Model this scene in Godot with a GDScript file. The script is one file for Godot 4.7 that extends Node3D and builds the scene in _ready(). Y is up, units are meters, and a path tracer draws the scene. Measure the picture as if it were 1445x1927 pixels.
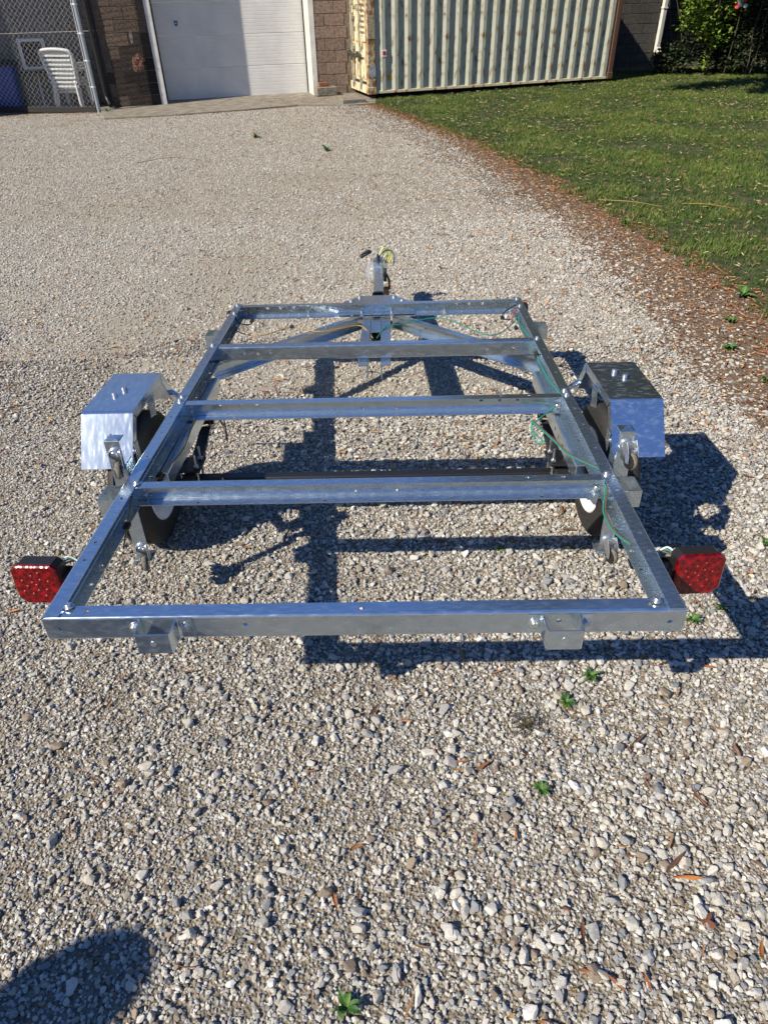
extends Node3D

const SLOPE = 0.0198
var rng = RandomNumberGenerator.new()
var M = {}
const X = Vector3.RIGHT
const Y = Vector3.UP
const Z = Vector3.BACK


func gh(x: float) -> float:
	return SLOPE * clampf(x, -9.0, 9.0)


func rnd(a: float, b: float) -> float:
	return rng.randf_range(a, b)


# ------------------------------------------------------------------ mesh builder
class MB:
	var v = PackedVector3Array()
	var n = PackedVector3Array()
	var c = PackedColorArray()
	var col = Color.WHITE
	var colored = false
	var t = Transform3D.IDENTITY

	func tri(a: Vector3, b: Vector3, d: Vector3, na: Vector3, nb: Vector3, nd: Vector3):
		v.append(t * a); v.append(t * d); v.append(t * b)
		n.append((t.basis * na).normalized()); n.append((t.basis * nd).normalized()); n.append((t.basis * nb).normalized())
		if colored:
			c.append(col); c.append(col); c.append(col)

	func ftri(a: Vector3, b: Vector3, d: Vector3):
		var m = (b - a).cross(d - a).normalized()
		tri(a, b, d, m, m, m)

	func quad(a: Vector3, b: Vector3, d: Vector3, e: Vector3):
		var m = (d - a).cross(e - b).normalized()
		tri(a, b, d, m, m, m)
		tri(a, d, e, m, m, m)

	func squad(a: Vector3, b: Vector3, d: Vector3, e: Vector3, na: Vector3, nb: Vector3, nd: Vector3, ne: Vector3):
		tri(a, b, d, na, nb, nd)
		tri(a, d, e, na, nd, ne)

	# box with chamfered edges
	func box(o: Vector3, s: Vector3, bev := 0.0, b := Basis.IDENTITY):
		var keep = t
		t = t * Transform3D(b, o)
		var h = s / 2.0
		bev = minf(bev, minf(h.x, minf(h.y, h.z)) * 0.9)
		var ax = [Vector3.RIGHT, Vector3.UP, Vector3.BACK]
		for i in 3:
			var u = ax[(i + 1) % 3]
			var w = ax[(i + 2) % 3]
			var hu = h[(i + 1) % 3] - bev
			var hw = h[(i + 2) % 3] - bev
			for sg in [1.0, -1.0]:
				var f = ax[i] * h[i] * sg
				if sg > 0:
					quad(f - u * hu - w * hw, f + u * hu - w * hw, f + u * hu + w * hw, f - u * hu + w * hw)
				else:
					quad(f - u * hu - w * hw, f - u * hu + w * hw, f + u * hu + w * hw, f + u * hu - w * hw)
		if bev > 0.0:
			for i in 3:
				var u = ax[(i + 1) % 3]
				var w = ax[(i + 2) % 3]
				var hi = h[i] - bev
				var hu = h[(i + 1) % 3]
				var hw = h[(i + 2) % 3]
				for su in [1.0, -1.0]:
					for sw in [1.0, -1.0]:
						var p = u * hu * su + w * (hw - bev) * sw
						var q = u * (hu - bev) * su + w * hw * sw
						var e = ax[i] * hi
						if su * sw > 0:
							quad(p - e, p + e, q + e, q - e) if false else quad(p + e, p - e, q - e, q + e) if false else _edge(p, q, e, u * su + w * sw)
						else:
							_edge(p, q, e, u * su + w * sw)
			for sx in [1.0, -1.0]:
				for sy in [1.0, -1.0]:
					for sz in [1.0, -1.0]:
						var a = Vector3(h.x * sx, (h.y - bev) * sy, (h.z - bev) * sz)
						var d = Vector3((h.x - bev) * sx, h.y * sy, (h.z - bev) * sz)
						var e = Vector3((h.x - bev) * sx, (h.y - bev) * sy, h.z * sz)
						if sx * sy * sz > 0:
							ftri(a, d, e)
						else:
							ftri(a, e, d)
		t = keep

	func _edge(p: Vector3, q: Vector3, e: Vector3, out: Vector3):
		if (p + e - (p - e)).cross(q - p).dot(out) > 0:
			quad(p - e, p + e, q + e, q - e)
		else:
			quad(p + e, p - e, q - e, q + e)

	func tube(pts: Array, r: float, sides := 8, caps := true, r1 := -1.0):
		if r1 < 0:
			r1 = r
		var rings = []
		var up = Vector3.UP
		for i in pts.size():
			var d = (pts[mini(i + 1, pts.size() - 1)] - pts[maxi(i - 1, 0)]).normalized()
			if absf(d.dot(up)) > 0.95:
				up = Vector3.RIGHT if absf(d.x) < 0.9 else Vector3.BACK
			var a = d.cross(up).normalized()
			var b = d.cross(a).normalized()
			up = -b
			var rr = lerpf(r, r1, float(i) / maxf(1, pts.size() - 1))
			var ring = []
			for k in sides:
				var an = TAU * k / sides
				var nn = a * cos(an) + b * sin(an)
				ring.append([pts[i] + nn * rr, nn, d])
			rings.append(ring)
		for i in rings.size() - 1:
			for k in sides:
				var A = rings[i][k]; var B = rings[i][(k + 1) % sides]
				var C = rings[i + 1][(k + 1) % sides]; var D = rings[i + 1][k]
				squad(A[0], B[0], C[0], D[0], A[1], B[1], C[1], D[1])
		if caps:
			for e in [0, rings.size() - 1]:
				var dd = rings[e][0][2] * (-1.0 if e == 0 else 1.0)
				for k in sides:
					var A = rings[e][k][0]; var B = rings[e][(k + 1) % sides][0]
					if e == 0:
						tri(pts[e], B, A, dd, dd, dd)
					else:
						tri(pts[e], A, B, dd, dd, dd)

	# profile of (radius, height), turned round +Y, from bottom to top on the outside
	func lathe(p: Array, seg := 24, split := 40.0):
		var nr = []
		for i in p.size() - 1:
			var d = (p[i + 1] - p[i]).normalized()
			nr.append(Vector2(d.y, -d.x))
		for i in p.size() - 1:
			var n0 = nr[i]; var n1 = nr[i]
			if i > 0 and nr[i].angle_to(nr[i - 1]) < deg_to_rad(split) and nr[i].angle_to(nr[i - 1]) > -deg_to_rad(split):
				n0 = (nr[i] + nr[i - 1]).normalized()
			if i < nr.size() - 1 and absf(nr[i].angle_to(nr[i + 1])) < deg_to_rad(split):
				n1 = (nr[i] + nr[i + 1]).normalized()
			for k in seg:
				var a = TAU * k / seg; var b = TAU * (k + 1) / seg
				var ca = Vector3(cos(a), 0, -sin(a)); var cb = Vector3(cos(b), 0, -sin(b))
				var A = ca * p[i].x + Vector3.UP * p[i].y; var B = cb * p[i].x + Vector3.UP * p[i].y
				var C = cb * p[i + 1].x + Vector3.UP * p[i + 1].y; var D = ca * p[i + 1].x + Vector3.UP * p[i + 1].y
				var NA = ca * n0.x + Vector3.UP * n0.y; var NB = cb * n0.x + Vector3.UP * n0.y
				var NC = cb * n1.x + Vector3.UP * n1.y; var ND = ca * n1.x + Vector3.UP * n1.y
				if p[i].x < 1e-5:
					tri(A, C, D, NA, NC, ND)
				elif p[i + 1].x < 1e-5:
					tri(A, B, C, NA, NB, NC)
				else:
					squad(A, B, C, D, NA, NB, NC, ND)

	# polygon (counterclockwise) pulled from z0 to z1 along +Z
	func extrude(p: Array, z0: float, z1: float, split := 40.0, caps := true):
		var m = p.size()
		var nr = []
		for i in m:
			var d = (p[(i + 1) % m] - p[i]).normalized()
			nr.append(Vector2(d.y, -d.x))
		for i in m:
			var j = (i + 1) % m
			var pr = nr[(i + m - 1) % m]; var nx = nr[j]
			var n0 = (nr[i] + pr).normalized() if absf(nr[i].angle_to(pr)) < deg_to_rad(split) else nr[i]
			var n1 = (nr[i] + nx).normalized() if absf(nr[i].angle_to(nx)) < deg_to_rad(split) else nr[i]
			var a = Vector3(p[i].x, p[i].y, z0); var b = Vector3(p[j].x, p[j].y, z0)
			var up = Vector3(0, 0, z1 - z0)
			var v0 = Vector3(n0.x, n0.y, 0); var v1 = Vector3(n1.x, n1.y, 0)
			squad(a, b, b + up, a + up, v0, v1, v1, v0)
		if caps:
			var ix = Geometry2D.triangulate_polygon(PackedVector2Array(p))
			for k in range(0, ix.size(), 3):
				var A = p[ix[k]]; var B = p[ix[k + 1]]; var C = p[ix[k + 2]]
				if (B - A).cross(C - A) < 0:
					var sw = B; B = C; C = sw
				tri(Vector3(A.x, A.y, z1), Vector3(B.x, B.y, z1), Vector3(C.x, C.y, z1), Vector3.BACK, Vector3.BACK, Vector3.BACK)
				tri(Vector3(A.x, A.y, z0), Vector3(C.x, C.y, z0), Vector3(B.x, B.y, z0), Vector3.FORWARD, Vector3.FORWARD, Vector3.FORWARD)

	# flat face u x v with round holes [pu, pv, r]; th: depth of the hole walls
	func face(o: Vector3, u: Vector3, w: Vector3, lu: float, lv: float, holes := [], th := 0.0):
		var nn = u.cross(w)
		var hs = holes.duplicate()
		hs.sort_custom(func(a, b): return a[0] < b[0])
		var cur = 0.0
		for h in hs:
			var s = h[2] * 1.3
			if h[0] - s < cur or h[0] + s > lu or h[1] - s < 0 or h[1] + s > lv:
				continue
			_rect(o, u, w, cur, h[0] - s, 0, lv)
			_rect(o, u, w, h[0] - s, h[0] + s, 0, h[1] - s)
			_rect(o, u, w, h[0] - s, h[0] + s, h[1] + s, lv)
			var q = o + u * h[0] + w * h[1]
			for k in 8:
				var a = k * PI / 4; var b = a + PI / 4
				var da = u * cos(a) + w * sin(a); var db = u * cos(b) + w * sin(b)
				var sa = s / maxf(absf(cos(a)), absf(sin(a))); var sb = s / maxf(absf(cos(b)), absf(sin(b)))
				quad(q + da * h[2], q + da * sa, q + db * sb, q + db * h[2])
				if th > 0:
					quad(q + da * h[2], q + db * h[2], q + db * h[2] - nn * th, q + da * h[2] - nn * th)
			cur = h[0] + s
		_rect(o, u, w, cur, lu, 0, lv)

	func _rect(o: Vector3, u: Vector3, w: Vector3, a: float, b: float, c0: float, d: float):
		if b - a > 1e-6 and d - c0 > 1e-6:
			quad(o + u * a + w * c0, o + u * b + w * c0, o + u * b + w * d, o + u * a + w * d)

	# folded steel channel: length +X, top at y 0, web outside at z 0 (facing -Z), flanges towards +Z. holes: [x, distance from web or from top, r]
	func channel(L: float, H: float, F: float, th: float, rb: float, ht := [], hw := [], hb := []):
		var x = Vector3.RIGHT; var y = Vector3.UP; var z = Vector3.BACK
		face(Vector3(0, 0, F), x, -z, L, F - rb, ht.map(func(h): return [h[0], F - h[1], h[2]]), th)
		face(Vector3(0, -th, rb), x, z, L, F - rb, ht.map(func(h): return [h[0], h[1] - rb, h[2]]))
		face(Vector3(0, -rb, 0), x, -y, L, H - 2 * rb, hw.map(func(h): return [h[0], h[1] - rb, h[2]]), th)
		face(Vector3(0, -H + rb, th), x, y, L, H - 2 * rb, hw.map(func(h): return [h[0], H - rb - h[1], h[2]]))
		face(Vector3(0, -H, rb), x, z, L, F - rb, hb.map(func(h): return [h[0], h[1] - rb, h[2]]))
		face(Vector3(0, -H + th, F), x, -z, L, F - rb, hb.map(func(h): return [h[0], F - h[1], h[2]]), th)
		for s in [0, 1]:
			var cy = -rb if s == 0 else -H + rb
			var sg = 1.0 if s == 0 else -1.0
			var seg = 4
			for k in seg:
				var a = PI / 2 * k / seg; var b = PI / 2 * (k + 1) / seg
				var na = Vector3(0, cos(a) * sg, -sin(a)); var nb = Vector3(0, cos(b) * sg, -sin(b))
				var o = Vector3(0, cy, rb)
				var e = x * L
				if s == 0:
					squad(o + na * rb + e, o + nb * rb + e, o + nb * rb, o + na * rb, na, nb, nb, na) if false else squad(o + na * rb, o + na * rb + e, o + nb * rb + e, o + nb * rb, na, na, nb, nb) if false else null
				_arc(o, na, nb, rb, e, 1.0)
				_arc(o, na, nb, rb - th, e, -1.0)
				# ends
				var A = o + na * rb; var B = o + nb * rb; var C = o + nb * (rb - th); var D = o + na * (rb - th)
				_fan([A, B, C, D], -x)
				_fan([A + e, B + e, C + e, D + e], x)
			var yt = 0.0 if s == 0 else -H
			var yi = -th if s == 0 else -H + th
			_fan([Vector3(0, yt, F), Vector3(L, yt, F), Vector3(L, yi, F), Vector3(0, yi, F)], z)
			for xe in [0.0, L]:
				_fan([Vector3(xe, yt, F), Vector3(xe, yt, rb), Vector3(xe, yi, rb), Vector3(xe, yi, F)], -x if xe == 0.0 else x)
		for xe in [0.0, L]:
			_fan([Vector3(xe, -rb, 0), Vector3(xe, -H + rb, 0), Vector3(xe, -H + rb, th), Vector3(xe, -rb, th)], -x if xe == 0.0 else x)

	func _arc(o: Vector3, na: Vector3, nb: Vector3, r: float, e: Vector3, sg: float):
		var A = o + na * r; var B = o + nb * r
		var m = (B - A).cross(e)
		if m.dot(na * sg) > 0:
			squad(A, B, B + e, A + e, na * sg, nb * sg, nb * sg, na * sg)
		else:
			squad(A, A + e, B + e, B, na * sg, na * sg, nb * sg, nb * sg)

	func _fan(p: Array, nn: Vector3):
		if (p[1] - p[0]).cross(p[2] - p[0]).dot(nn) < 0:
			p.reverse()
		quad(p[0], p[1], p[2], p[3])

	# rings of equal length joined smoothly; closed at both ends
	func loft(rings: Array, closed := true):
		var m = rings[0].size()
		var nn = []
		for i in rings.size():
			var row = []
			for k in m:
				var du = rings[i][(k + 1) % m] - rings[i][(k + m - 1) % m]
				var dv = rings[mini(i + 1, rings.size() - 1)][k] - rings[maxi(i - 1, 0)][k]
				row.append(du.cross(dv).normalized())
			nn.append(row)
		for i in rings.size() - 1:
			for k in m:
				var j = (k + 1) % m
				squad(rings[i][k], rings[i][j], rings[i + 1][j], rings[i + 1][k], nn[i][k], nn[i][j], nn[i + 1][j], nn[i + 1][k])
		if closed:
			for e in [0, rings.size() - 1]:
				var cc = Vector3.ZERO
				for q in rings[e]:
					cc += q / m
				for k in m:
					if e == 0:
						ftri(cc, rings[e][(k + 1) % m], rings[e][k])
					else:
						ftri(cc, rings[e][k], rings[e][(k + 1) % m])

	func mesh() -> ArrayMesh:
		var a = []
		a.resize(Mesh.ARRAY_MAX)
		a[Mesh.ARRAY_VERTEX] = v
		a[Mesh.ARRAY_NORMAL] = n
		if colored:
			a[Mesh.ARRAY_COLOR] = c
		var me = ArrayMesh.new()
		me.add_surface_from_arrays(Mesh.PRIMITIVE_TRIANGLES, a)
		return me


func V(x: float, y: float, z: float) -> Vector3:
	return Vector3(x, y, z)


func part(called: String, m: Variant, mat: Material, parent: Node, at := Transform3D.IDENTITY) -> MeshInstance3D:
	var o = MeshInstance3D.new()
	o.name = called
	o.mesh = m.mesh() if m is MB else m
	o.material_override = mat
	o.transform = at
	parent.add_child(o, true)
	return o


func tag(o: Node, label: String, category: String, group := "", kind := "") -> Node:
	if label: o.set_meta("label", label)
	if category: o.set_meta("category", category)
	if group: o.set_meta("group", group)
	if kind: o.set_meta("kind", kind)
	return o


func thing(called: String, label: String, category: String, at := Transform3D.IDENTITY, group := "") -> Node3D:
	var o = Node3D.new()
	o.name = called
	o.transform = at
	add_child(o, true)
	tag(o, label, category, group)
	return o


func structure(called: String, m: Variant, mat: Material) -> MeshInstance3D:
	var o = part(called, m, mat, self)
	o.set_meta("kind", "structure")
	return o


func superring(c: Vector3, u: Vector3, w: Vector3, hu: float, hw: float, e := 4.0, m := 16) -> Array:
	var r = []
	for k in m:
		var a = TAU * k / m
		var p = pow(absf(cos(a)), 2.0 / e) * signf(cos(a)); var q = pow(absf(sin(a)), 2.0 / e) * signf(sin(a))
		r.append(c + u * hu * p + w * hw * q)
	return r


func strap(pl: Array, th: float) -> Array:   # polyline with thickness to its left, as a polygon
	var a = []; var b = []
	for i in pl.size():
		var d0 = (pl[i] - pl[maxi(i - 1, 0)]).normalized(); var d1 = (pl[mini(i + 1, pl.size() - 1)] - pl[i]).normalized()
		if i == 0: d0 = d1
		if i == pl.size() - 1: d1 = d0
		var n0 = Vector2(-d0.y, d0.x); var n1 = Vector2(-d1.y, d1.x)
		var mm = (n0 + n1).normalized()
		a.append(pl[i]); b.push_front(pl[i] + mm * th / maxf(0.4, mm.dot(n0)))
	return a + b


func spline(p: Array, steps := 6) -> Array:
	var r = []
	for i in p.size() - 1:
		for k in steps:
			r.append(p[i].cubic_interpolate(p[i + 1], p[maxi(i - 1, 0)], p[mini(i + 2, p.size() - 1)], float(k) / steps))
	r.append(p[-1])
	return r


# ------------------------------------------------------------------ materials
func noise_tex(sd: int, freq: float, stops: Array, size := 512, type := FastNoiseLite.TYPE_SIMPLEX_SMOOTH, oct := 4, normal := 0.0, setup = null) -> NoiseTexture2D:
	var f = FastNoiseLite.new()
	f.seed = sd; f.frequency = freq; f.noise_type = type
	f.fractal_octaves = oct
	if setup != null: setup.call(f)
	var t = NoiseTexture2D.new()
	t.width = size; t.height = size; t.seamless = true; t.noise = f
	if normal > 0:
		t.as_normal_map = true; t.bump_strength = normal
	elif stops:
		var g = Gradient.new()
		var os = []; var cs = []
		for s in stops:
			os.append(s[0]); cs.append(s[1])
		g.offsets = PackedFloat32Array(os); g.colors = PackedColorArray(cs)
		t.color_ramp = g
	return t


func L(r: float, g: float, b: float) -> Color:   # linear reflectance to the sRGB that Godot expects
	return Color(r, g, b).linear_to_srgb()


func G(x: float) -> Color:
	return Color(x, x, x)


func mat(color: Color, rough := 0.7, metal := 0.0, tex: Texture2D = null, scale := Vector3.ONE, nrm: Texture2D = null, ns := 0.5, world := false) -> StandardMaterial3D:
	var m = StandardMaterial3D.new()
	m.albedo_color = color
	m.roughness = rough
	m.metallic = metal
	if tex:
		m.albedo_texture = tex
	if nrm:
		m.normal_enabled = true; m.normal_texture = nrm; m.normal_scale = ns
	if tex or nrm:
		m.uv1_triplanar = true; m.uv1_world_triplanar = world; m.uv1_scale = scale
	return m


func make_materials():
	var mott = noise_tex(3, 0.012, [[0.0, L(0.68, 0.69, 0.70)], [0.45, L(0.73, 0.74, 0.745)], [0.6, L(0.75, 0.755, 0.76)], [1.0, L(0.82, 0.825, 0.83)]], 512, FastNoiseLite.TYPE_SIMPLEX_SMOOTH, 5)
	var rtex = noise_tex(8, 0.02, [[0.0, G(0.18)], [0.45, G(0.205)], [0.62, G(0.23)], [1.0, G(0.34)]], 512, FastNoiseLite.TYPE_SIMPLEX_SMOOTH, 5)
	var gn = noise_tex(4, 0.03, [], 512, FastNoiseLite.TYPE_SIMPLEX_SMOOTH, 4, 2.0)
	var dull = noise_tex(17, 0.022, [[0.0, G(0.97)], [0.6, G(0.95)], [0.75, G(0.93)], [1.0, G(0.86)]], 512, FastNoiseLite.TYPE_SIMPLEX_SMOOTH, 6)
	for k in 3:
		var g = mat([L(0.82, 0.94, 1.04), L(0.78, 0.89, 0.98), L(0.86, 0.98, 1.07)][k], 1.0, 0.92, mott, Vector3(1.9, 4.0, 6.5) + V(0.4, 0.9, 1.7) * k)
		g.roughness_texture = rtex
		g.roughness_texture_channel = BaseMaterial3D.TEXTURE_CHANNEL_RED
		g.roughness = [0.95, 1.05, 0.8][k]
		g.metallic = 1.0
		g.metallic_texture = dull
		g.metallic_texture_channel = BaseMaterial3D.TEXTURE_CHANNEL_RED
		M["galv%d" % k] = g
	var fd = mat(L(0.92, 0.98, 1.08), 1.0, 0.95, mott, Vector3(5.0, 1.6, 1.6))
	fd.roughness_texture = noise_tex(9, 0.02, [[0.0, G(0.15)], [0.5, G(0.168)], [0.68, G(0.185)], [1.0, G(0.26)]], 512, FastNoiseLite.TYPE_SIMPLEX_SMOOTH, 5)
	fd.roughness_texture_channel = BaseMaterial3D.TEXTURE_CHANNEL_RED
	fd.albedo_color = L(0.82, 0.93, 1.05)
	fd.metallic = 1.0
	fd.metallic_texture = dull
	fd.metallic_texture_channel = BaseMaterial3D.TEXTURE_CHANNEL_RED
	M.fender = fd
	var fr = fd.duplicate()
	fr.metallic_texture = noise_tex(18, 0.03, [[0.0, G(0.97)], [0.60, G(0.96)], [0.68, G(0.92)], [0.74, G(0.88)], [1.0, G(0.82)]], 512, FastNoiseLite.TYPE_SIMPLEX_SMOOTH, 7)
	fr.uv1_scale = Vector3(1.3, 3.6, 3.6)
	M.fender_stained = fr
	var z = mat(L(0.60, 0.63, 0.67), 0.33, 0.9)
	M.zinc = z
	M.black_steel = mat(L(0.012, 0.012, 0.014), 0.35, 0.0, null, Vector3.ONE, gn, 0.2)
	M.black_steel.uv1_scale = Vector3.ONE * 6
	M.spring = mat(L(0.02, 0.02, 0.022), 0.5)
	M.rubber = mat(L(0.030, 0.029, 0.028), 0.7, 0.0, noise_tex(9, 0.03, [[0, G(0.55)], [1, G(1.0)]], 256), Vector3.ONE * 6)
	M.rim = mat(L(0.78, 0.78, 0.82), 0.3)
	M.caster_tread = mat(L(0.30, 0.27, 0.22), 0.9, 0.0, noise_tex(10, 0.05, [[0, G(0.45)], [1, G(1.0)]], 256), Vector3.ONE * 12)
	M.black_plastic = mat(L(0.016, 0.015, 0.014), 0.4)
	M.lens = mat(L(0.26, 0.002, 0.006), 0.22, 0.0, noise_tex(12, 0.045, [[0.0, L(0.18, 0.1, 0.1)], [0.5, L(0.6, 0.5, 0.5)], [0.8, L(1, 1, 1)]], 256, FastNoiseLite.TYPE_CELLULAR, 1), Vector3.ONE * 6, noise_tex(13, 0.06, [], 256, FastNoiseLite.TYPE_CELLULAR, 1, 5.0), 0.25)
	M.lens.clearcoat_enabled = true
	M.lens.clearcoat = 0.35; M.lens.clearcoat_roughness = 0.1
	M.lens_bead = mat(L(0.16, 0.002, 0.005), 0.4)
	M.amber = mat(L(0.35, 0.09, 0.01), 0.25)
	M.wire_yellow = mat(L(0.34, 0.20, 0.04), 0.45)
	M.wire_green = mat(L(0.012, 0.19, 0.15), 0.45)
	M.wire_brown = mat(L(0.10, 0.06, 0.035), 0.5)
	M.wire_white = mat(L(0.7, 0.7, 0.66), 0.45)
	M.wire_lime = mat(L(0.6, 0.62, 0.10), 0.45)
	M.wire_red = mat(L(0.4, 0.03, 0.03), 0.45)
	M.wood = mat(L(0.34, 0.20, 0.09), 0.8, 0.0, noise_tex(14, 0.02, [[0, L(0.55, 0.5, 0.45)], [1, L(1, 1, 1)]], 256), Vector3(14, 2, 14))
	var bag = mat(Color(0.9, 0.93, 0.95, 0.10), 0.15)
	bag.transparency = BaseMaterial3D.TRANSPARENCY_ALPHA
	M.bag = bag
	# ground
	var cell = func(f): f.cellular_return_type = FastNoiseLite.RETURN_CELL_VALUE; f.cellular_jitter = 1.0; f.fractal_type = FastNoiseLite.FRACTAL_NONE
	var dist = func(f): f.cellular_return_type = FastNoiseLite.RETURN_DISTANCE; f.cellular_jitter = 1.0; f.fractal_type = FastNoiseLite.FRACTAL_NONE
	var gtex = noise_tex(21, 0.085, [[0.0, L(0.16, 0.15, 0.13)], [0.2, L(0.30, 0.26, 0.20)], [0.4, L(0.38, 0.35, 0.29)], [0.6, L(0.30, 0.30, 0.29)], [0.8, L(0.46, 0.43, 0.37)], [1.0, L(0.25, 0.20, 0.14)]], 1024, FastNoiseLite.TYPE_CELLULAR, 1, 0.0, cell)
	var gnrm = noise_tex(21, 0.085, [], 1024, FastNoiseLite.TYPE_CELLULAR, 1, 9.0, dist)
	M.gravel_fines = mat(L(0.86, 0.84, 0.79), 0.95, 0.0, gtex, Vector3.ONE * 1.7, gnrm, 0.8, true)
	M.gravel_bed = mat(L(0.60, 0.565, 0.51), 0.95, 0.0, gtex, Vector3.ONE * 1.4, gnrm, 1.0, true)
	M.stone = mat(Color.WHITE, 0.88, 0.0, noise_tex(23, 0.02, [[0.0, G(0.78)], [0.5, G(0.95)], [1.0, G(1.0)]], 256, FastNoiseLite.TYPE_SIMPLEX_SMOOTH, 5), Vector3.ONE * 0.6)
	M.stone.vertex_color_use_as_albedo = true
	M.leaf = mat(Color.WHITE, 0.65)
	M.leaf.vertex_color_use_as_albedo = true
	M.leaf.backlight_enabled = true
	M.leaf.backlight = Color(0.35, 0.35, 0.35)
	M.lawn_bed = mat(L(0.9, 0.9, 0.9), 1.0, 0.0, noise_tex(25, 0.05, [[0.0, L(0.03, 0.03, 0.010)], [0.5, L(0.05, 0.06, 0.018)], [1.0, L(0.12, 0.10, 0.045)]], 512), Vector3.ONE * 0.6, gnrm, 0.8, true)
	M.soil = mat(L(0.9, 0.9, 0.9), 1.0, 0.0, noise_tex(26, 0.06, [[0.0, L(0.07, 0.045, 0.025)], [0.5, L(0.15, 0.10, 0.06)], [1.0, L(0.28, 0.22, 0.15)]], 512, FastNoiseLite.TYPE_SIMPLEX_SMOOTH, 5), Vector3.ONE * 0.8, gnrm, 0.9, true)
	M.concrete = mat(L(0.95, 0.92, 0.86), 0.9, 0.0, noise_tex(27, 0.015, [[0.0, L(0.14, 0.125, 0.105)], [0.5, L(0.21, 0.195, 0.17)], [1.0, L(0.30, 0.28, 0.25)]], 512, FastNoiseLite.TYPE_SIMPLEX_SMOOTH, 6), Vector3.ONE * 0.5, noise_tex(28, 0.08, [], 512, FastNoiseLite.TYPE_SIMPLEX_SMOOTH, 4, 4.0), 0.5)
	# masonry
	var bt = noise_tex(31, 0.03, [[0.0, G(0.62)], [0.5, G(0.88)], [1.0, G(1.0)]], 512, FastNoiseLite.TYPE_SIMPLEX_SMOOTH, 6)
	var bn = noise_tex(32, 0.12, [], 512, FastNoiseLite.TYPE_SIMPLEX_SMOOTH, 4, 6.0)
	var bc = [L(0.145, 0.105, 0.078), L(0.125, 0.09, 0.066), L(0.165, 0.12, 0.09), L(0.05, 0.037, 0.03), L(0.02, 0.016, 0.014), L(0.30, 0.22, 0.18), L(0.26, 0.19, 0.155), L(0.10, 0.095, 0.085), L(0.12, 0.112, 0.10)]
	for k in bc.size():
		M["block%d" % k] = mat(bc[k], 0.95, 0.0, bt, Vector3.ONE * 0.9, bn, 0.8, true)
	M.mortar = mat(L(0.26, 0.21, 0.17), 0.95, 0.0, bt, Vector3.ONE)
	M.mortar_dark = mat(L(0.05, 0.045, 0.04), 0.95, 0.0, bt, Vector3.ONE)
	M.grey_wall = mat(L(0.27, 0.25, 0.22), 0.95, 0.0, bt, Vector3.ONE * 0.7, bn, 0.5)
	M.spall = mat(L(0.9, 0.85, 0.8), 0.95, 0.0, noise_tex(35, 0.05, [[0.0, L(0.03, 0.014, 0.01)], [0.48, L(0.11, 0.045, 0.028)], [0.6, L(0.22, 0.12, 0.08)], [1.0, L(0.55, 0.46, 0.36)]], 256, FastNoiseLite.TYPE_SIMPLEX_SMOOTH, 4), Vector3.ONE * 3.0, bn, 1.0)
	M.white_paint = mat(L(0.68, 0.67, 0.63), 0.5, 0.0, noise_tex(36, 0.01, [[0, G(0.88)], [1, G(1.0)]], 256), Vector3.ONE * 1.5)
	M.door = mat(L(0.66, 0.66, 0.645), 0.45, 0.0, noise_tex(37, 0.01, [[0, G(0.93)], [1, G(1.0)]], 256), Vector3.ONE * 0.8)
	M.dark_rubber = mat(L(0.015, 0.015, 0.015), 0.8)
	M.dark_board = mat(L(0.022, 0.02, 0.018), 0.8)
	M.shield = mat(L(0.02, 0.10, 0.26), 0.4)
	M.white_print = mat(L(0.75, 0.75, 0.75), 0.5)
	# container
	var rust = [[0.0, L(0.66, 0.63, 0.50)], [0.50, L(0.62, 0.58, 0.45)], [0.68, L(0.55, 0.46, 0.30)], [0.75, L(0.30, 0.13, 0.05)], [1.0, L(0.09, 0.04, 0.02)]]
	M.cont_side = mat(L(0.96, 0.98, 0.94), 0.55, 0.0, noise_tex(41, 0.012, [[0.0, L(0.47, 0.47, 0.41)], [0.55, L(0.43, 0.43, 0.37)], [0.74, L(0.36, 0.34, 0.26)], [0.82, L(0.24, 0.13, 0.06)], [1.0, L(0.10, 0.05, 0.03)]], 512, FastNoiseLite.TYPE_SIMPLEX_SMOOTH, 6), Vector3(1.3, 0.55, 1.3))
	M.cont_door = mat(L(1.0, 0.97, 0.86), 0.55, 0.0, noise_tex(42, 0.012, rust, 512, FastNoiseLite.TYPE_SIMPLEX_SMOOTH, 6), Vector3(1.2, 0.5, 1.2))
	M.cont_rust = mat(L(1, 1, 1), 0.8, 0.0, noise_tex(43, 0.012, [[0.0, L(0.12, 0.05, 0.025)], [0.38, L(0.20, 0.10, 0.05)], [0.55, L(0.36, 0.25, 0.13)], [0.7, L(0.5, 0.42, 0.28)], [1.0, L(0.10, 0.05, 0.03)]], 512, FastNoiseLite.TYPE_SIMPLEX_SMOOTH, 6), Vector3(1.5, 0.8, 1.5))
	M.cont_brown = mat(L(0.14, 0.065, 0.035), 0.85, 0.0, bt, Vector3.ONE * 2)
	M.patch_grey = mat(L(0.42, 0.44, 0.47), 0.6, 0.0, bt, Vector3.ONE)
	M.patch_tan = mat(L(0.42, 0.36, 0.24), 0.7, 0.0, bt, Vector3.ONE)
	M.rod = mat(L(0.42, 0.42, 0.38), 0.5, 0.2, bt, Vector3.ONE * 2)
	M.handle = mat(L(0.10, 0.10, 0.10), 0.4, 0.6)
	M.red_print = mat(L(0.45, 0.03, 0.03), 0.5)
	M.yellow_print = mat(L(0.50, 0.27, 0.02), 0.6)
	M.blue_print = mat(L(0.10, 0.25, 0.60), 0.5)
	M.dark_print = mat(L(0.10, 0.10, 0.09), 0.6)
	M.pale_print = mat(L(0.55, 0.60, 0.62), 0.6)
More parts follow.
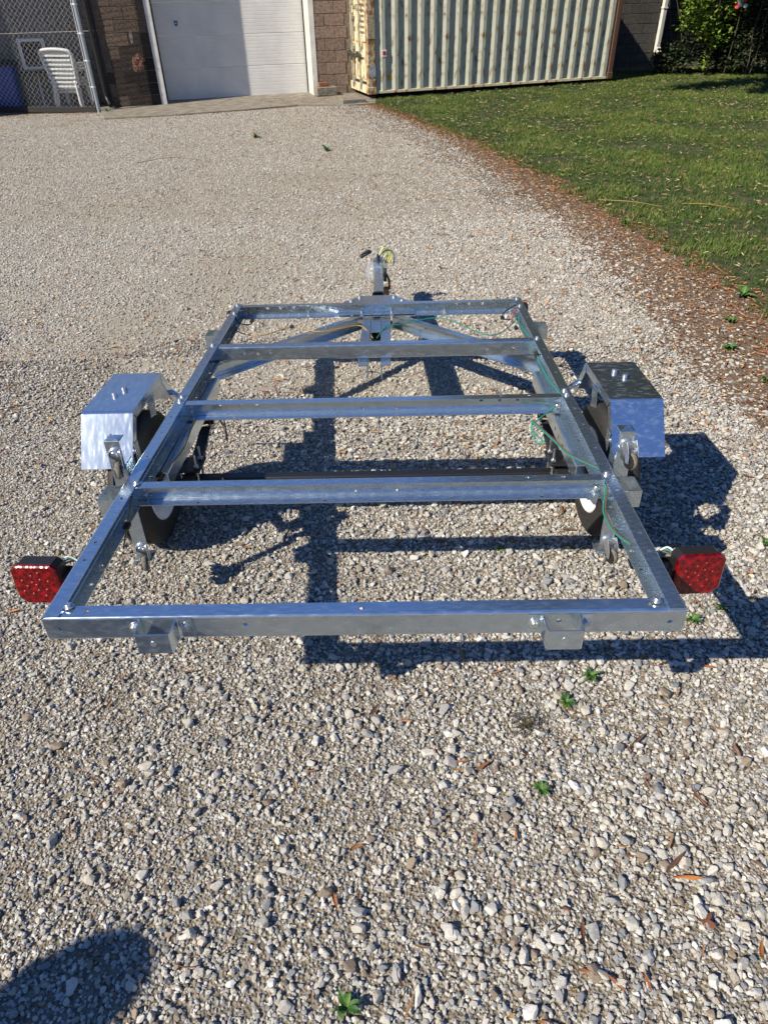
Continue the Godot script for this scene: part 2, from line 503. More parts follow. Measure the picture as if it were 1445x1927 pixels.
	# yard things
	M.fence = mat(L(0.66, 0.68, 0.70), 0.5, 0.3)
	M.post = mat(L(0.50, 0.56, 0.62), 0.42, 0.6, mott, Vector3.ONE * 3)
	M.blue_bin = mat(L(0.02, 0.06, 0.26), 0.4)
	M.white_plastic = mat(L(0.55, 0.56, 0.56), 0.45)
	M.glass_dark = mat(L(0.02, 0.025, 0.035), 0.08)
	M.siding = mat(L(0.022, 0.021, 0.020), 0.85, 0.0, bt, Vector3(0.5, 3, 3), bn, 1.0)
	M.bark = mat(L(0.11, 0.085, 0.06), 0.95, 0.0, bt, Vector3(4, 1, 4), bn, 1.0)
	M.red_brick = mat(L(0.30, 0.11, 0.06), 0.9, 0.0, bt, Vector3.ONE * 4)
	M.skin = mat(L(0.40, 0.24, 0.17), 0.6)
	M.cloth = mat(L(0.04, 0.05, 0.08), 0.9)


# ------------------------------------------------------------------ scene
func _ready():
	rng.seed = 7
	var cam = Camera3D.new()
	cam.name = "camera"
	cam.fov = 74.08
	cam.near = 0.05
	cam.far = 900.0
	cam.transform = Transform3D(Basis(V(0.99997, -0.00561, 0.00435), V(0.0071, 0.78997, -0.6131), V(0.0, 0.61311, 0.78999)).orthonormalized(), V(0, 1.7823, 0))
	add_child(cam)
	cam.current = true
	var env = Environment.new()
	env.background_mode = Environment.BG_SKY
	var sky = Sky.new()
	var ps = ProceduralSkyMaterial.new()
	ps.sky_top_color = Color(0.20, 0.365, 0.61)
	ps.sky_horizon_color = Color(0.62, 0.71, 0.79)
	ps.sky_curve = 0.15
	ps.ground_bottom_color = Color(0.30, 0.28, 0.25)
	ps.ground_horizon_color = Color(0.42, 0.42, 0.40)
	ps.sky_energy_multiplier = 0.92
	sky.sky_material = ps
	env.sky = sky
	env.tonemap_mode = Environment.TONE_MAPPER_LINEAR
	env.tonemap_exposure = 1.62
	env.sdfgi_enabled = true
	env.ssao_enabled = true
	env.ssil_enabled = true
	var we = WorldEnvironment.new()
	we.name = "world_environment"
	we.environment = env
	add_child(we)
	var sun = DirectionalLight3D.new()
	sun.name = "sun"
	sun.light_energy = 1.5
	sun.light_color = Color(1.0, 0.955, 0.88)
	sun.light_angular_distance = 0.5
	sun.shadow_enabled = true
	add_child(sun)
	sun.look_at_from_position(V(-5.52, 5.32, 3.56), Vector3.ZERO)

	make_materials()
	build_ground()
	build_garage()
	build_container()
	build_back_wall()
	build_fence_bay()
	build_planting()
	build_trailer()
	build_small_things()
	build_person()
	build_gravel()
	build_leaves()
	build_lawn()
	build_off_frame_trees()


# border between gravel and lawn, from the container towards the camera
var border = [Vector2(-0.17, -15.05), Vector2(0.71, -12.54), Vector2(1.36, -10.66), Vector2(1.78, -8.82), Vector2(2.08, -7.44), Vector2(2.3, -6.36), Vector2(2.44, -5.46), Vector2(2.52, -4.8), Vector2(2.56, -4.26), Vector2(2.60, -3.2), Vector2(2.62, -1.0), Vector2(2.7, 3.0), Vector2(3.0, 9.0)]


func border_x(z: float) -> float:
	for i in border.size() - 1:
		if z <= border[i + 1].y:
			return lerpf(border[i].x, border[i + 1].x, clampf((z - border[i].y) / (border[i + 1].y - border[i].y), 0, 1))
	return border[-1].x


func build_ground():
	var m = MB.new()
	var xs = [-300.0, -9.0, -4.0, 0.0, 4.0, 9.0, 300.0]
	for i in xs.size() - 1:
		m.quad(V(xs[i], gh(xs[i]), 300), V(xs[i + 1], gh(xs[i + 1]), 300), V(xs[i + 1], gh(xs[i + 1]), -300), V(xs[i], gh(xs[i]), -300))
	structure("ground", m, M.gravel_bed)
	# the driven part of the yard: packed pale fines, a sheet on the coarser bed
	var pk = MB.new()
	var wn = FastNoiseLite.new()
	wn.seed = 8; wn.frequency = 0.6
	var pz = -15.4
	while pz < -3.4:
		var nz = pz + 0.25
		for k in 12:
			var u0 = k / 12.0; var u1 = (k + 1) / 12.0
			var ra = border_x(pz) - 0.9 + wn.get_noise_1d(pz * 3.0) * 0.5; var rb = border_x(nz) - 0.9 + wn.get_noise_1d(nz * 3.0) * 0.5
			var a0 = lerpf(-11.0, ra, u0); var a1 = lerpf(-11.0, ra, u1); var b0 = lerpf(-11.0, rb, u0); var b1 = lerpf(-11.0, rb, u1)
			if pz > -4.6 and wn.get_noise_2d(a0 * 2.0, pz * 2.0) < (pz + 4.6) * 0.5 - 0.3: continue
			pk.quad(V(b0, gh(b0) + 0.004, nz), V(b1, gh(b1) + 0.004, nz), V(a1, gh(a1) + 0.004, pz), V(a0, gh(a0) + 0.004, pz))
		pz = nz
	structure("packed_gravel", pk, M.gravel_fines)
	# soil strip along the lawn and the lawn bed, each a sheet just above the ground
	var w = FastNoiseLite.new()
	w.seed = 5; w.frequency = 0.9
	var s = MB.new(); var lw = MB.new()
	var zs = []
	var z = -15.05
	while z < 9.0:
		zs.append(z); z += 0.12
	var er = [border[0].x, 40.0]
	for i in zs.size() - 1:
		var a = border_x(zs[i]); var b = border_x(zs[i + 1])
		var na = w.get_noise_1d(zs[i] * 3.0) * 0.22; var nb = w.get_noise_1d(zs[i + 1] * 3.0) * 0.22
		var wa = soil_width(zs[i]); var wb = soil_width(zs[i + 1])
		var f = func(x, zz, up): return V(x, gh(x) + up, zz)
		s.quad(f.call(b - wb + nb, zs[i + 1], 0.008), f.call(b + 0.4, zs[i + 1], 0.008), f.call(a + 0.4, zs[i], 0.008), f.call(a - wa + na, zs[i], 0.008))
		lw.quad(f.call(b + nb * 0.3, zs[i + 1], 0.012), f.call(9.0, zs[i + 1], 0.012), f.call(9.0, zs[i], 0.012), f.call(a + na * 0.3, zs[i], 0.012))
		lw.quad(f.call(9.0, zs[i + 1], 0.012), f.call(60.0, zs[i + 1], 0.012), f.call(60.0, zs[i], 0.012), f.call(9.0, zs[i], 0.012))
	var back = func(x): return V(x, gh(x) + 0.012, -15.05)
	lw.quad(back.call(-0.17), back.call(9.0), V(9.0, gh(9) + 0.012, -60), V(-0.17, 0.009, -60))
	lw.quad(back.call(9.0), back.call(60.0), V(60.0, gh(9) + 0.012, -60), V(9.0, gh(9) + 0.012, -60))
	structure("soil_strip", s, M.soil)
	structure("lawn", lw, M.lawn_bed)
	# concrete apron before the garage door
	var ap = MB.new()
	var near = [V(-4.95, 0, -13.95), V(-3.72, 0, -14.15), V(-2.53, 0, -14.55), V(-1.59, 0, -14.95), V(-0.5, 0, -14.75), V(-0.1, 0, -14.9)]
	var far = [V(-5.6, 0, -15.6), V(-4.2, 0, -16.2), V(-2.6, 0, -16.7), V(-1.6, 0, -16.9), V(-0.6, 0, -17.1), V(-0.1, 0, -17.1)]
	for i in 5:
		var q = [near[i], near[i + 1], far[i + 1], far[i]]
		for k in 4:
			q[k].y = gh(q[k].x) + 0.03
		ap.quad(q[0], q[1], q[2], q[3])
		ap.quad(q[0] - Y * 0.06, q[1] - Y * 0.06, q[1], q[0])
	structure("concrete_apron", ap, M.concrete)


func soil_width(z: float) -> float:
	return lerpf(0.16, 0.78, clampf((z + 14.0) / 10.0, 0, 1))


# ------------------------------------------------------------------ garage
func wall_frame(o: Vector3, d: Vector2) -> Transform3D:
	var x = V(d.x, SLOPE * 0.6 * d.x, d.y).normalized()
	var zz = V(-d.y, 0, d.x).normalized()
	return Transform3D(Basis(x, zz.cross(x), zz), o)


func blocks(parent: Node, s0: float, s1: float, y0: float, y1: float, n0: float, offset: float, pick, bl := 0.40, bh := 0.2):
	var cache = {}
	var row = 0
	var y = y0
	while y < y1 - 0.02:
		var s = s0 - (bl / 2 if (row % 2) else 0.0) - offset
		while s < s1 - 0.02:
			var a = maxf(s, s0); var b = minf(s + bl, s1)
			if b - a > 0.05:
				var w = snappedf(b - a - 0.01, 0.01)
				if not cache.has(w):
					var m = MB.new()
					m.box(V(0, 0, 0.006), V(w, bh - 0.01, 0.03), 0.004)
					cache[w] = m.mesh()
				part("block", cache[w], pick.call((a + b) / 2, y + bh / 2), parent, Transform3D(Basis(Y, rnd(-0.004, 0.004)), V((a + b) / 2, y + bh / 2, n0 + rnd(-0.003, 0.003))))
			s += bl
		y += bh
		row += 1


func build_garage():
	var F = wall_frame(V(-4.23, -0.084, -15.63), Vector2(0.968, -0.25))
	var g = thing("garage", "brown concrete block garage with a white sectional door and soot stained corner", "garage", F)
	var W = 2.93   # door opening
	var wl = MB.new()
	wl.box(V(-0.56, 2.3, -0.135), V(0.92, 4.6, 0.29))          # left pier
	wl.box(V(W + 0.75, 2.3, -0.135), V(1.3, 4.6, 0.29))        # right pier
	wl.box(V(1.465, 4.0, -0.135), V(3.13, 1.2, 0.29))             # above the door
	wl.box(V(-0.92, 2.3, -2.0), V(0.2, 4.6, 3.4))
	wl.box(V(W + 1.28, 2.3, -2.0), V(0.2, 4.6, 3.4))
	part("wall", wl, M.mortar, g)
	var rf = MB.new()
	rf.box(V(1.5, 4.70, -1.8), V(5.4, 0.16, 3.9), 0.01)
	part("roof", rf, M.dark_board, g)
	var soot = func(s, y):
		var d = Vector2((s + 0.36) / 0.45, (y - 0.5) / 0.55).length() + rnd(-0.2, 0.2)
		if d < 0.6: return M.block4
		if d < 1.15: return M.block3
		return M["block%d" % (rng.randi() % 3)]
	blocks(g, -1.02, -0.115, 0.0, 2.2, 0.0, 0.08, soot)
	blocks(g, W + 0.115, W + 0.75, 0.0, 2.2, 0.0, 0.21, func(_s, _y): return M["block%d" % (5 + rng.randi() % 2)])
	# spalled patch where the block face has come away
	var sp = MB.new()
	var ring = []
	for k in 18:
		var a = TAU * k / 18
		ring.append(V(cos(a) * (0.115 + rnd(-0.03, 0.03)), sin(a) * (0.16 + rnd(-0.04, 0.04)), 0.0))
	for k in 18:
		var p = ring[k]; var q = ring[(k + 1) % 18]
		var i0 = p * 0.55 + V(0, 0, 0.012 + 0.006 * sin(k * 2.3)); var i1 = q * 0.55 + V(0, 0, 0.012 + 0.006 * sin((k + 1) * 2.3))
		sp.quad(p, q, i1, i0)
		sp.ftri(i0, i1, V(0.01, 0.01, 0.002))
	part("spalled_patch", sp, M.spall, g, Transform3D(Basis.IDENTITY, V(-0.40, 0.72, 0.022)))
	var pv = MB.new()
	pv.extrude([Vector2(-0.02, -0.1), Vector2(0.015, -0.07), Vector2(0.03, 0.02), Vector2(0.025, 0.1), Vector2(-0.01, 0.12), Vector2(-0.035, 0.04)], 0, 0.003)
	part("mortar_smear", pv, M.mortar, g, Transform3D(Basis.IDENTITY, V(-0.44, 1.12, 0.0225)))
	# trim boards round the opening
	var tr = MB.new()
	tr.box(V(-0.055, 1.70, 0.0), V(0.11, 3.40, 0.06), 0.006)
	part("trim", tr, M.white_paint, g)
	tr = MB.new()
	tr.box(V(W + 0.055, 1.70, 0.0), V(0.11, 3.40, 0.06), 0.006)
	part("trim", tr, M.white_paint, g)
	tr = MB.new()
	tr.box(V(W / 2, 3.46, 0.0), V(W + 0.22, 0.12, 0.06), 0.006)
	part("trim", tr, M.white_paint, g)
	var jb = MB.new()
	for s in [-0.012, W + 0.012]:
		jb.box(V(s, 1.70, -0.31), V(0.024, 3.40, 0.56), 0.002)
	jb.box(V(W / 2, 3.41, -0.31), V(W, 0.024, 0.56), 0.002)
	part("jamb", jb, M.white_paint, g)
	var seal = MB.new()
	for s in [0.012, W - 0.012]:
		seal.box(V(s, 1.7, -0.53), V(0.022, 3.4, 0.03))
	seal.box(V(W / 2, 0.012, -0.545), V(W, 0.03, 0.05))
	part("door_seal", seal, M.dark_rubber, g)
	var sill = MB.new()
	sill.box(V(W / 2, 0.0, -0.28), V(W - 0.05, 0.05, 0.56), 0.01)
	part("sill", sill, M.concrete, g)
	# sectional door
	var dn = Node3D.new()
	dn.name = "door"
	g.add_child(dn, true)
	dn.position = V(0, 0, -0.585)
	var pr = []
	var hh = 0.535
	pr.append(Vector2(0, 0)); pr.append(Vector2(0.038, 0)); pr.append(Vector2(0.042, 0.006))
	var yy = 0.055
	while yy < hh - 0.03:
		pr.append(Vector2(0.042, yy - 0.005)); pr.append(Vector2(0.0398, yy - 0.001)); pr.append(Vector2(0.0398, yy + 0.001)); pr.append(Vector2(0.042, yy + 0.005))
		yy += 0.06
	pr.append(Vector2(0.042, hh - 0.012)); pr.append(Vector2(0.036, hh - 0.006)); pr.append(Vector2(0, hh - 0.006))
	var pm = MB.new()
	# profile (depth, height) pulled along the wall
	pm.t = Transform3D(Basis(V(0, 0, 1), V(0, 1, 0), V(-1, 0, 0)), V(W - 0.015, 0, 0))
	pm.extrude(pr, 0, W - 0.03, 20.0)
	var panel = pm.mesh()
	for k in 7:
		part("panel", panel, M.door, dn, Transform3D(Basis.IDENTITY, V(0, 0.03 + hh * k, 0)))
	var sh = MB.new()
	sh.extrude([Vector2(-0.035, 0.045), Vector2(-0.034, -0.01), Vector2(-0.02, -0.035), Vector2(0, -0.048), Vector2(0.02, -0.035), Vector2(0.034, -0.01), Vector2(0.035, 0.045)], 0, 0.004)
	var sb = part("shield_badge", sh, M.shield, dn, Transform3D(Basis.IDENTITY, V(0.42, 1.30, 0.0425)))
	sh = MB.new()
	sh.extrude(strap([Vector2(-0.016, 0.014), Vector2(-0.008, -0.01), Vector2(0, 0.006), Vector2(0.008, -0.01), Vector2(0.016, 0.014)], 0.006), 0.004, 0.006)
	part("badge_print", sh, M.white_print, dn, sb.transform)
	# back wall of the fenced corner, with its seam, and the wing wall to the left
	var bw = MB.new()
	bw.box(V(-3.4, 0.60, -1.0), V(4.7, 1.2, 0.2), 0.004)
	bw.box(V(-3.4, 2.92, -1.0), V(4.7, 3.4, 0.2), 0.004)
	bw.box(V(-4.1, 2.3, -0.3), V(0.3, 4.6, 1.5))
	part("rear_wall", bw, M.grey_wall, g)
	# dark drainpipe and corner board
	var pp = MB.new()
	pp.tube([V(-1.12, 3.6, 0.06), V(-1.12, 0.25, 0.06), V(-1.10, 0.16, 0.10), V(-1.06, 0.08, 0.24)], 0.04, 10)
	part("drainpipe", pp, M.black_plastic, g)
	var cb = MB.new()
	cb.box(V(-1.05, 1.8, 0.015), V(0.05, 3.6, 0.05), 0.004)
	part("corner_board", cb, M.dark_board, g)


# ------------------------------------------------------------------ shipping container
func cont_frame() -> Transform3D:
	var x = V(0.948, SLOPE * 0.7, -0.318).normalized()
	var zz = V(0.318, 0, 0.948).normalized()
	return Transform3D(Basis(x, zz.cross(x), zz), V(-0.24, 0.0, -15.44))


func build_container():
	var F = cont_frame()
	var c = thing("shipping_container", "weathered cream shipping container with corrugated side and rusty corner posts", "container", F)
	var LN = 5.46; var DP = 2.43; var H = 2.55; var y0 = 0.10
	# corrugated long side
	var n = 20
	var s0 = 0.16; var s1 = LN - 0.10
	var pit = (s1 - s0) / n
	for back in [false, true]:
		var m = MB.new()
		var pl = []
		for k in n:
			var s = s0 + pit * k
			pl.append(Vector2(s, -0.045)); pl.append(Vector2(s + pit * 0.29, -0.045)); pl.append(Vector2(s + pit * 0.52, -0.008)); pl.append(Vector2(s + pit * 0.77, -0.008))
		pl.append(Vector2(s1, -0.045))
		if back:
			m.t = Transform3D(Basis(V(-1, 0, 0), Y, V(0, 0, -1)), V(LN, 0, -DP))
		for i in pl.size() - 1:
			var a = pl[i]; var b = pl[i + 1]
			m.quad(V(a.x, y0 + 0.05, a.y), V(b.x, y0 + 0.05, b.y), V(b.x, H - 0.06, b.y), V(a.x, H - 0.06, a.y))
		part("side_panel", m, M.cont_side, c)
	var br = MB.new()
	br.box(V(LN / 2, y0 + 0.03, -0.032), V(LN - 0.26, 0.05, 0.05), 0.006)
	br.box(V(LN / 2, y0 + 0.03, -DP + 0.032), V(LN - 0.26, 0.05, 0.05), 0.006)
	part("bottom_rail", br, M.cont_door, c)
	br = MB.new()
	br.box(V(LN / 2, H - 0.03, -0.03), V(LN - 0.26, 0.08, 0.06), 0.006)
	br.box(V(LN / 2, H - 0.03, -DP + 0.03), V(LN - 0.26, 0.08, 0.06), 0.006)
	part("top_rail", br, M.cont_side, c)
	var rf = MB.new()
	rf.box(V(LN / 2, H - 0.02, -DP / 2), V(LN - 0.1, 0.03, DP - 0.1))
	part("roof", rf, M.cont_side, c)
	var fl = MB.new()
	fl.box(V(LN / 2, y0 + 0.07, -DP / 2), V(LN - 0.2, 0.1, DP - 0.1))
	part("floor", fl, M.dark_board, c)
	var ew = MB.new()
	ew.box(V(LN - 0.05, H / 2 + 0.05, -DP / 2), V(0.04, H - 0.1, DP - 0.2))
	part("end_wall", ew, M.cont_brown, c)
	for p in [[0.08, -0.06, 0.16, 0.12, "cont_rust"], [0.06, -DP + 0.08, 0.12, 0.16, "cont_door"], [LN - 0.055, -0.06, 0.11, 0.13, "cont_brown"], [LN - 0.06, -DP + 0.08, 0.12, 0.16, "cont_brown"]]:
		var po = MB.new()
		po.box(V(p[0], y0 + H / 2, p[1]), V(p[2], H - 0.02, p[3]), 0.012)
		var pn = part("corner_post", po, M[p[4]], c)
		for yc in [y0 + 0.06, H + 0.03]:
			var cf = MB.new()
			cf.box(V(p[0], yc, p[1]), V(p[2] + 0.02, 0.125, p[3] + 0.02), 0.01)
			part("corner_casting", cf, M.cont_rust if p[4] != "cont_brown" else M.cont_brown, pn)
		if p[4] == "cont_rust":
			var pa = MB.new()
			pa.box(V(0.085, 1.17, 0.003), V(0.14, 0.36, 0.004))
			part("paint_patch", pa, M.patch_tan, pn)
			pa = MB.new()
			pa.extrude([Vector2(0.02, 0.42), Vector2(0.08, 0.37), Vector2(0.155, 0.40), Vector2(0.155, 0.58), Vector2(0.10, 0.57), Vector2(0.07, 0.61), Vector2(0.05, 0.55), Vector2(0.02, 0.54)], 0.002, 0.006)
			part("paint_patch", pa, M.patch_grey, pn)
	# marks on the side
	var st = MB.new()
	st.t = Transform3D(Basis(X, V(0, 0, -1), Y), Vector3.ZERO)
	var k0 = s0 + pit * 0.52
	var sk = MB.new()
	sk.box(V(k0 + 0.04, 0.76, -0.003), V(0.085, 0.11, 0.004), 0.0)
	part("sticker", sk, M.white_print, c)
	sk = MB.new()
	sk.t = Transform3D(Basis(X, V(0, 0, -1), Y).inverse(), V(k0 + 0.04, 0.76, -0.001))
	sk.lathe([Vector2(0, 0), Vector2(0.036, 0), Vector2(0.036, 0.003), Vector2(0, 0.003)], 16)
	part("sticker_print", sk, M.red_print, c)
	sk = MB.new()
	sk.box(V(s0 + pit * 1.15, 0.36, -0.042), V(0.09, 0.07, 0.004))
	part("sticker", sk, M.yellow_print, c)
	# door end: faces the sun (-X side)
	for e in [[y0 + 0.07, 0.14, "door_sill"], [H, 0.12, "door_header"]]:
		var frm = MB.new()
		frm.box(V(0.05, e[0], -DP / 2), V(0.10, e[1], DP - 0.2), 0.008)
		part(e[2], frm, M.cont_door, c)
	for d in 2:
		var cz = -0.14 - 0.545 - d * 1.095
		var dw = 1.06
		var dr = MB.new()
		dr.box(V(0.055, y0 + 0.15 + (H - 0.35) / 2, cz), V(0.04, H - 0.36, dw), 0.004)
		# raised corrugation panels between the recessed steps
		for kx in 3:
			for ky in 4:
				var pz = cz - dw / 2 + dw * (kx + 0.5) / 3.0
				dr.box(V(0.030, y0 + 0.28 + ky * 0.57 + 0.2, pz), V(0.03, 0.46, dw / 3.0 - 0.14), 0.014)
		var door = part("door", dr, M.cont_door, c)
		for r in 2:
			var rz = cz + (r - 0.5) * 0.5
			var rod = MB.new()
			rod.tube([V(-0.02, y0 + 0.05, rz), V(-0.02, H, rz)], 0.017, 8)
			for yb in [0.16, 0.72, 1.2, 1.9]:
				rod.box(V(0.0, y0 + yb, rz), V(0.05, 0.07, 0.085), 0.006)
			part("lock_rod", rod, M.rod, door)
			var hd = MB.new()
			hd.box(V(-0.045, y0 + 0.62, rz - 0.08 + 0.04 * r), V(0.02, 0.035, 0.42), 0.005)
			hd.box(V(-0.035, y0 + 0.58, rz), V(0.035, 0.14, 0.06), 0.006)
			hd.box(V(-0.025, y0 + 0.62, rz - 0.16), V(0.05, 0.1, 0.05), 0.006)
			part("handle", hd, M.handle, door)
		for hy in [0.30, 0.90, 1.55, 2.2]:
			var hg = MB.new()
			hg.box(V(0.005, y0 + hy, cz + (dw / 2 + 0.02) * (1 if d == 0 else -1)), V(0.06, 0.12, 0.12), 0.01)
			part("hinge", hg, M.white_paint if d == 1 else M.cont_door, door)
		var gs = MB.new()
		gs.box(V(0.035, y0 + 0.17, cz), V(0.03, 0.045, dw), 0.004)
		gs.box(V(0.035, y0 + 1.3, cz - dw / 2 - 0.012), V(0.03, 2.2, 0.022), 0.004)
		part("gasket", gs, M.dark_rubber, door)
		var low = MB.new()
		low.box(V(0.030, y0 + 0.1, cz), V(0.03, 0.1, dw - 0.05), 0.004)
		part("rust_band", low, M.cont_rust, door)
		if d == 0:
			# weights panel: words, then rows of print
			for e in [["MGW", 1.52, 0.10], ["TARE", 1.36, 0.10], ["NET", 1.02, 0.10]]:
				var tm = TextMesh.new()
				tm.text = e[0]; tm.font_size = 24; tm.pixel_size = 0.0042; tm.depth = 0.003
				var fnt = SystemFont.new()
				fnt.font_names = PackedStringArray(["Droid Sans"])
				tm.font = fnt
				part("lettering", tm, M.dark_print, door, Transform3D(Basis(Y, -PI / 2), V(0.010, y0 + e[1], cz - 0.15)))
			for k in 9:
				var row = MB.new()
				for q in 5:
					row.box(V(0.012, y0 + 1.66 - k * 0.085, cz + 0.24 + q * 0.05), V(0.004, 0.038, 0.028))
				part("print_row", row, M.dark_print, door)
		else:
			for e in [[1.50, 0.10, 0.2, "blue_print"], [1.02, 0.13, 0.36, "pale_print"], [0.86, 0.08, 0.1, "red_print"]]:
				var lb = MB.new()
				lb.box(V(0.012, y0 + e[0], cz - 0.28), V(0.004, e[2], e[1]))
				part("label_plate", lb, M[e[3]], door)
			var rp = MB.new()
			rp.box(V(0.012, y0 + 1.0, cz + 0.02), V(0.004, 0.3, 0.1))
			part("rust_patch", rp, M.cont_brown, door)


func build_back_wall():
	var F = cont_frame()
	F.origin += F.basis.z * -2.55
	var w = thing("block_wall", "dark grey concrete block wall half in shadow to the right of the container", "wall", F)
	var m = MB.new()
	m.box(V(6.75, 1.75, -0.168), V(3.2, 3.7, 0.36))
	part("core", m, M.mortar_dark, w)
	blocks(w, 5.2, 8.3, -0.1, 2.1, 0.0, 0.13, func(_s, _y): return M["block%d" % (7 + rng.randi() % 2)])
	var d = thing("downspout", "white square downspout at the corner of the dark block wall", "downspout", F)
	var dm = MB.new()
	dm.box(V(8.36, 1.95, 0.06), V(0.10, 3.2, 0.10), 0.008)
	dm.box(V(8.36, 0.33, 0.10), V(0.10, 0.12, 0.16), 0.008, Basis(X, -0.5))
	part("pipe", dm, M.white_paint, d)
	for y in [1.2, 2.4]:
		dm = MB.new()
		dm.box(V(8.36, y, 0.06), V(0.13, 0.03, 0.12), 0.003)
		part("strap", dm, M.white_paint, d)
	var sd = thing("board_shed", "dark weathered shed wall of rough horizontal boards behind the shrub", "shed", F)
	var cm = MB.new()
	cm.box(V(10.6, 1.7, -0.35), V(4.2, 3.4, 0.4))
	part("core", cm, M.dark_board, sd)
	var cache = []
	for k in 3:
		var b = MB.new()
		b.t = Transform3D(Basis(Z, rnd(-0.004, 0.004)), Vector3.ZERO)
		b.box(Vector3.ZERO, V(4.1, 0.125, 0.03), 0.008, Basis(X, -0.12))
		cache.append(b.mesh())
	for k in 17:
		part("board", cache[k % 3], M.siding, sd, Transform3D(Basis.IDENTITY, V(10.55 + rnd(-0.03, 0.03), 0.1 + k * 0.14, -0.13)))


# ------------------------------------------------------------------ fenced corner to the left
func build_fence_bay():
	var P0 = V(-5.37, gh(-5.37), -14.93); var d = V(-1, 0, -0.06).normalized()
	var fx = -d
	var Fr = Transform3D(Basis(d, Y, d.cross(Y)), P0)
	var f = thing("chain_link_fence", "galvanised chain link fence panel beside the garage corner", "fence", Fr)
	var LN = 3.6; var H = 3.0
	for k in 2:
		var pm = MB.new()
		pm.tube([V(k * LN, 0, 0), V(k * LN, H + 0.05, 0)], 0.036, 14)
		part("post", pm, M.post, f)
	for y in [0.42, 0.83, 1.24, 1.66]:
		var tm = MB.new()
		tm.tube([V(0.0, y - 0.012, 0), V(0.0, y + 0.012, 0)], 0.041, 12)
		tm.box(V(0.045, y, 0.0), V(0.06, 0.012, 0.02))
		part("tie", tm, M.fence, f)
	var br = MB.new()
	br.tube([V(0.06, 0.2, 0), V(0.06, H, 0)], 0.006, 6)
	part("tension_bar", br, M.fence, f)
	var rl = MB.new()
	rl.tube([V(0, H, 0), V(LN, H, 0)], 0.022, 8)
	part("top_rail", rl, M.post, f)
	var kb = MB.new()
	kb.box(V(LN / 2, 0.05, 0), V(LN - 0.08, 0.1, 0.05), 0.008)
	part("bottom_board", kb, M.dark_board, f)
	# woven wires, each a zigzag from top to bottom
	var wm = MB.new()
	var p = 0.046
	var rows = int((H - 0.12) / p)
	var cols = int((LN - 0.1) / p)
	for k in cols:
		var pts = []
		for r in rows + 1:
			pts.append(V(0.06 + k * p + (p * 0.5 if (r + k) % 2 else -p * 0.5) + p * 0.5, 0.1 + r * p, 0.004 if ((r + k) % 2) else -0.004))
		wm.tube(pts, 0.0026, 3, false)
	var wn = part("wire_mesh", wm, M.fence, f)
	wn.set_meta("kind", "stuff")
	# things standing in the corner behind the fence
	var bin = thing("wheeled_bin", "dark blue plastic wheeled bin behind the chain link fence", "bin", Transform3D(Basis(Y, 0.2), V(-7.28, gh(-7.28), -15.55)))
	var bm = MB.new()
	var rings = []
	for e in [[0.0, 0.19], [0.02, 0.205], [0.3, 0.225], [0.72, 0.25], [0.735, 0.27], [0.76, 0.27]]:
		rings.append(superring(V(0, e[0], 0), X, V(0, 0, -1), e[1], e[1], 5.0, 20))
	bm.loft(rings)
	part("body", bm, M.blue_bin, bin)
	bm = MB.new()
	rings = []
	for e in [[0.76, 0.28], [0.79, 0.285], [0.83, 0.24], [0.85, 0.1]]:
		rings.append(superring(V(0, e[0], 0), X, V(0, 0, -1), e[1], e[1], 5.0, 20))
	bm.loft(rings)
	part("lid", bm, M.dark_board, bin)
	for s in [-1, 1]:
		bm = MB.new()
		bm.t = Transform3D(Basis(Z, PI / 2), V(0.2 * s, 0.08, -0.2))
		bm.lathe([Vector2(0, -0.02), Vector2(0.08, -0.02), Vector2(0.08, 0.02), Vector2(0, 0.02)], 16)
		part("wheel", bm, M.rubber, bin)
	bm = MB.new()
	bm.tube([V(-0.2, 0.78, -0.28), V(-0.2, 0.8, -0.33), V(0.2, 0.8, -0.33), V(0.2, 0.78, -0.28)], 0.014, 8)
	part("handle", bm, M.dark_board, bin)
	# stack of moulded chairs seen from behind
	var chair0 = null
	for k in 3:
		var ch = chair0
		var at = Transform3D(Basis(Y, -0.15), V(-6.03, gh(-6.03) + 0.05 * k, -15.62 + 0.05 * k))
		if k == 0:
			ch = thing("stacking_chair", "white slatted plastic chair at the bottom of the stack behind the fence", "chair", at, "white stacked plastic chairs")
			chair0 = ch
			make_chair(ch)
		else:
			ch = chair0.duplicate()
			ch.name = "stacking_chair_%03d" % k
			add_child(ch, true)
			ch.transform = at
			ch.set_meta("label", ["white slatted plastic chair in the middle of the stack behind the fence", "white slatted plastic chair on top of the stack behind the fence"][k - 1])
	# framed pane on the rear wall
	var wf = thing("window_frame", "small white window frame with dark pane leaning behind the fence", "window", Transform3D(Basis(Y, 0.253), V(-6.70, 0.77, -15.80)))
	var fm = MB.new()
	for s in [-1, 1]:
		fm.box(V(0.215 * s, 0, 0), V(0.06, 0.5, 0.04), 0.006)
		fm.box(V(0, 0.225 * s, 0), V(0.37, 0.05, 0.04), 0.006)
	part("frame", fm, M.white_plastic, wf)
	fm = MB.new()
	fm.box(V(0, 0, -0.005), V(0.38, 0.41, 0.008))
	part("pane", fm, M.glass_dark, wf)
	var shf = thing("shelf_board", "dark shelf board under the small white window frame", "shelf", Transform3D(Basis(Y, 0.253), V(-6.70, 0.49, -15.74)))
	fm = MB.new()
	fm.box(Vector3.ZERO, V(0.6, 0.03, 0.14), 0.003)
	part("board", fm, M.dark_board, shf)
	for s in [-1, 1]:
		fm = MB.new()
		fm.tube([V(0.26 * s, -0.015, -0.04), V(0.26 * s, -0.6, -0.04)], 0.012, 6)
		part("leg", fm, M.dark_board, shf)
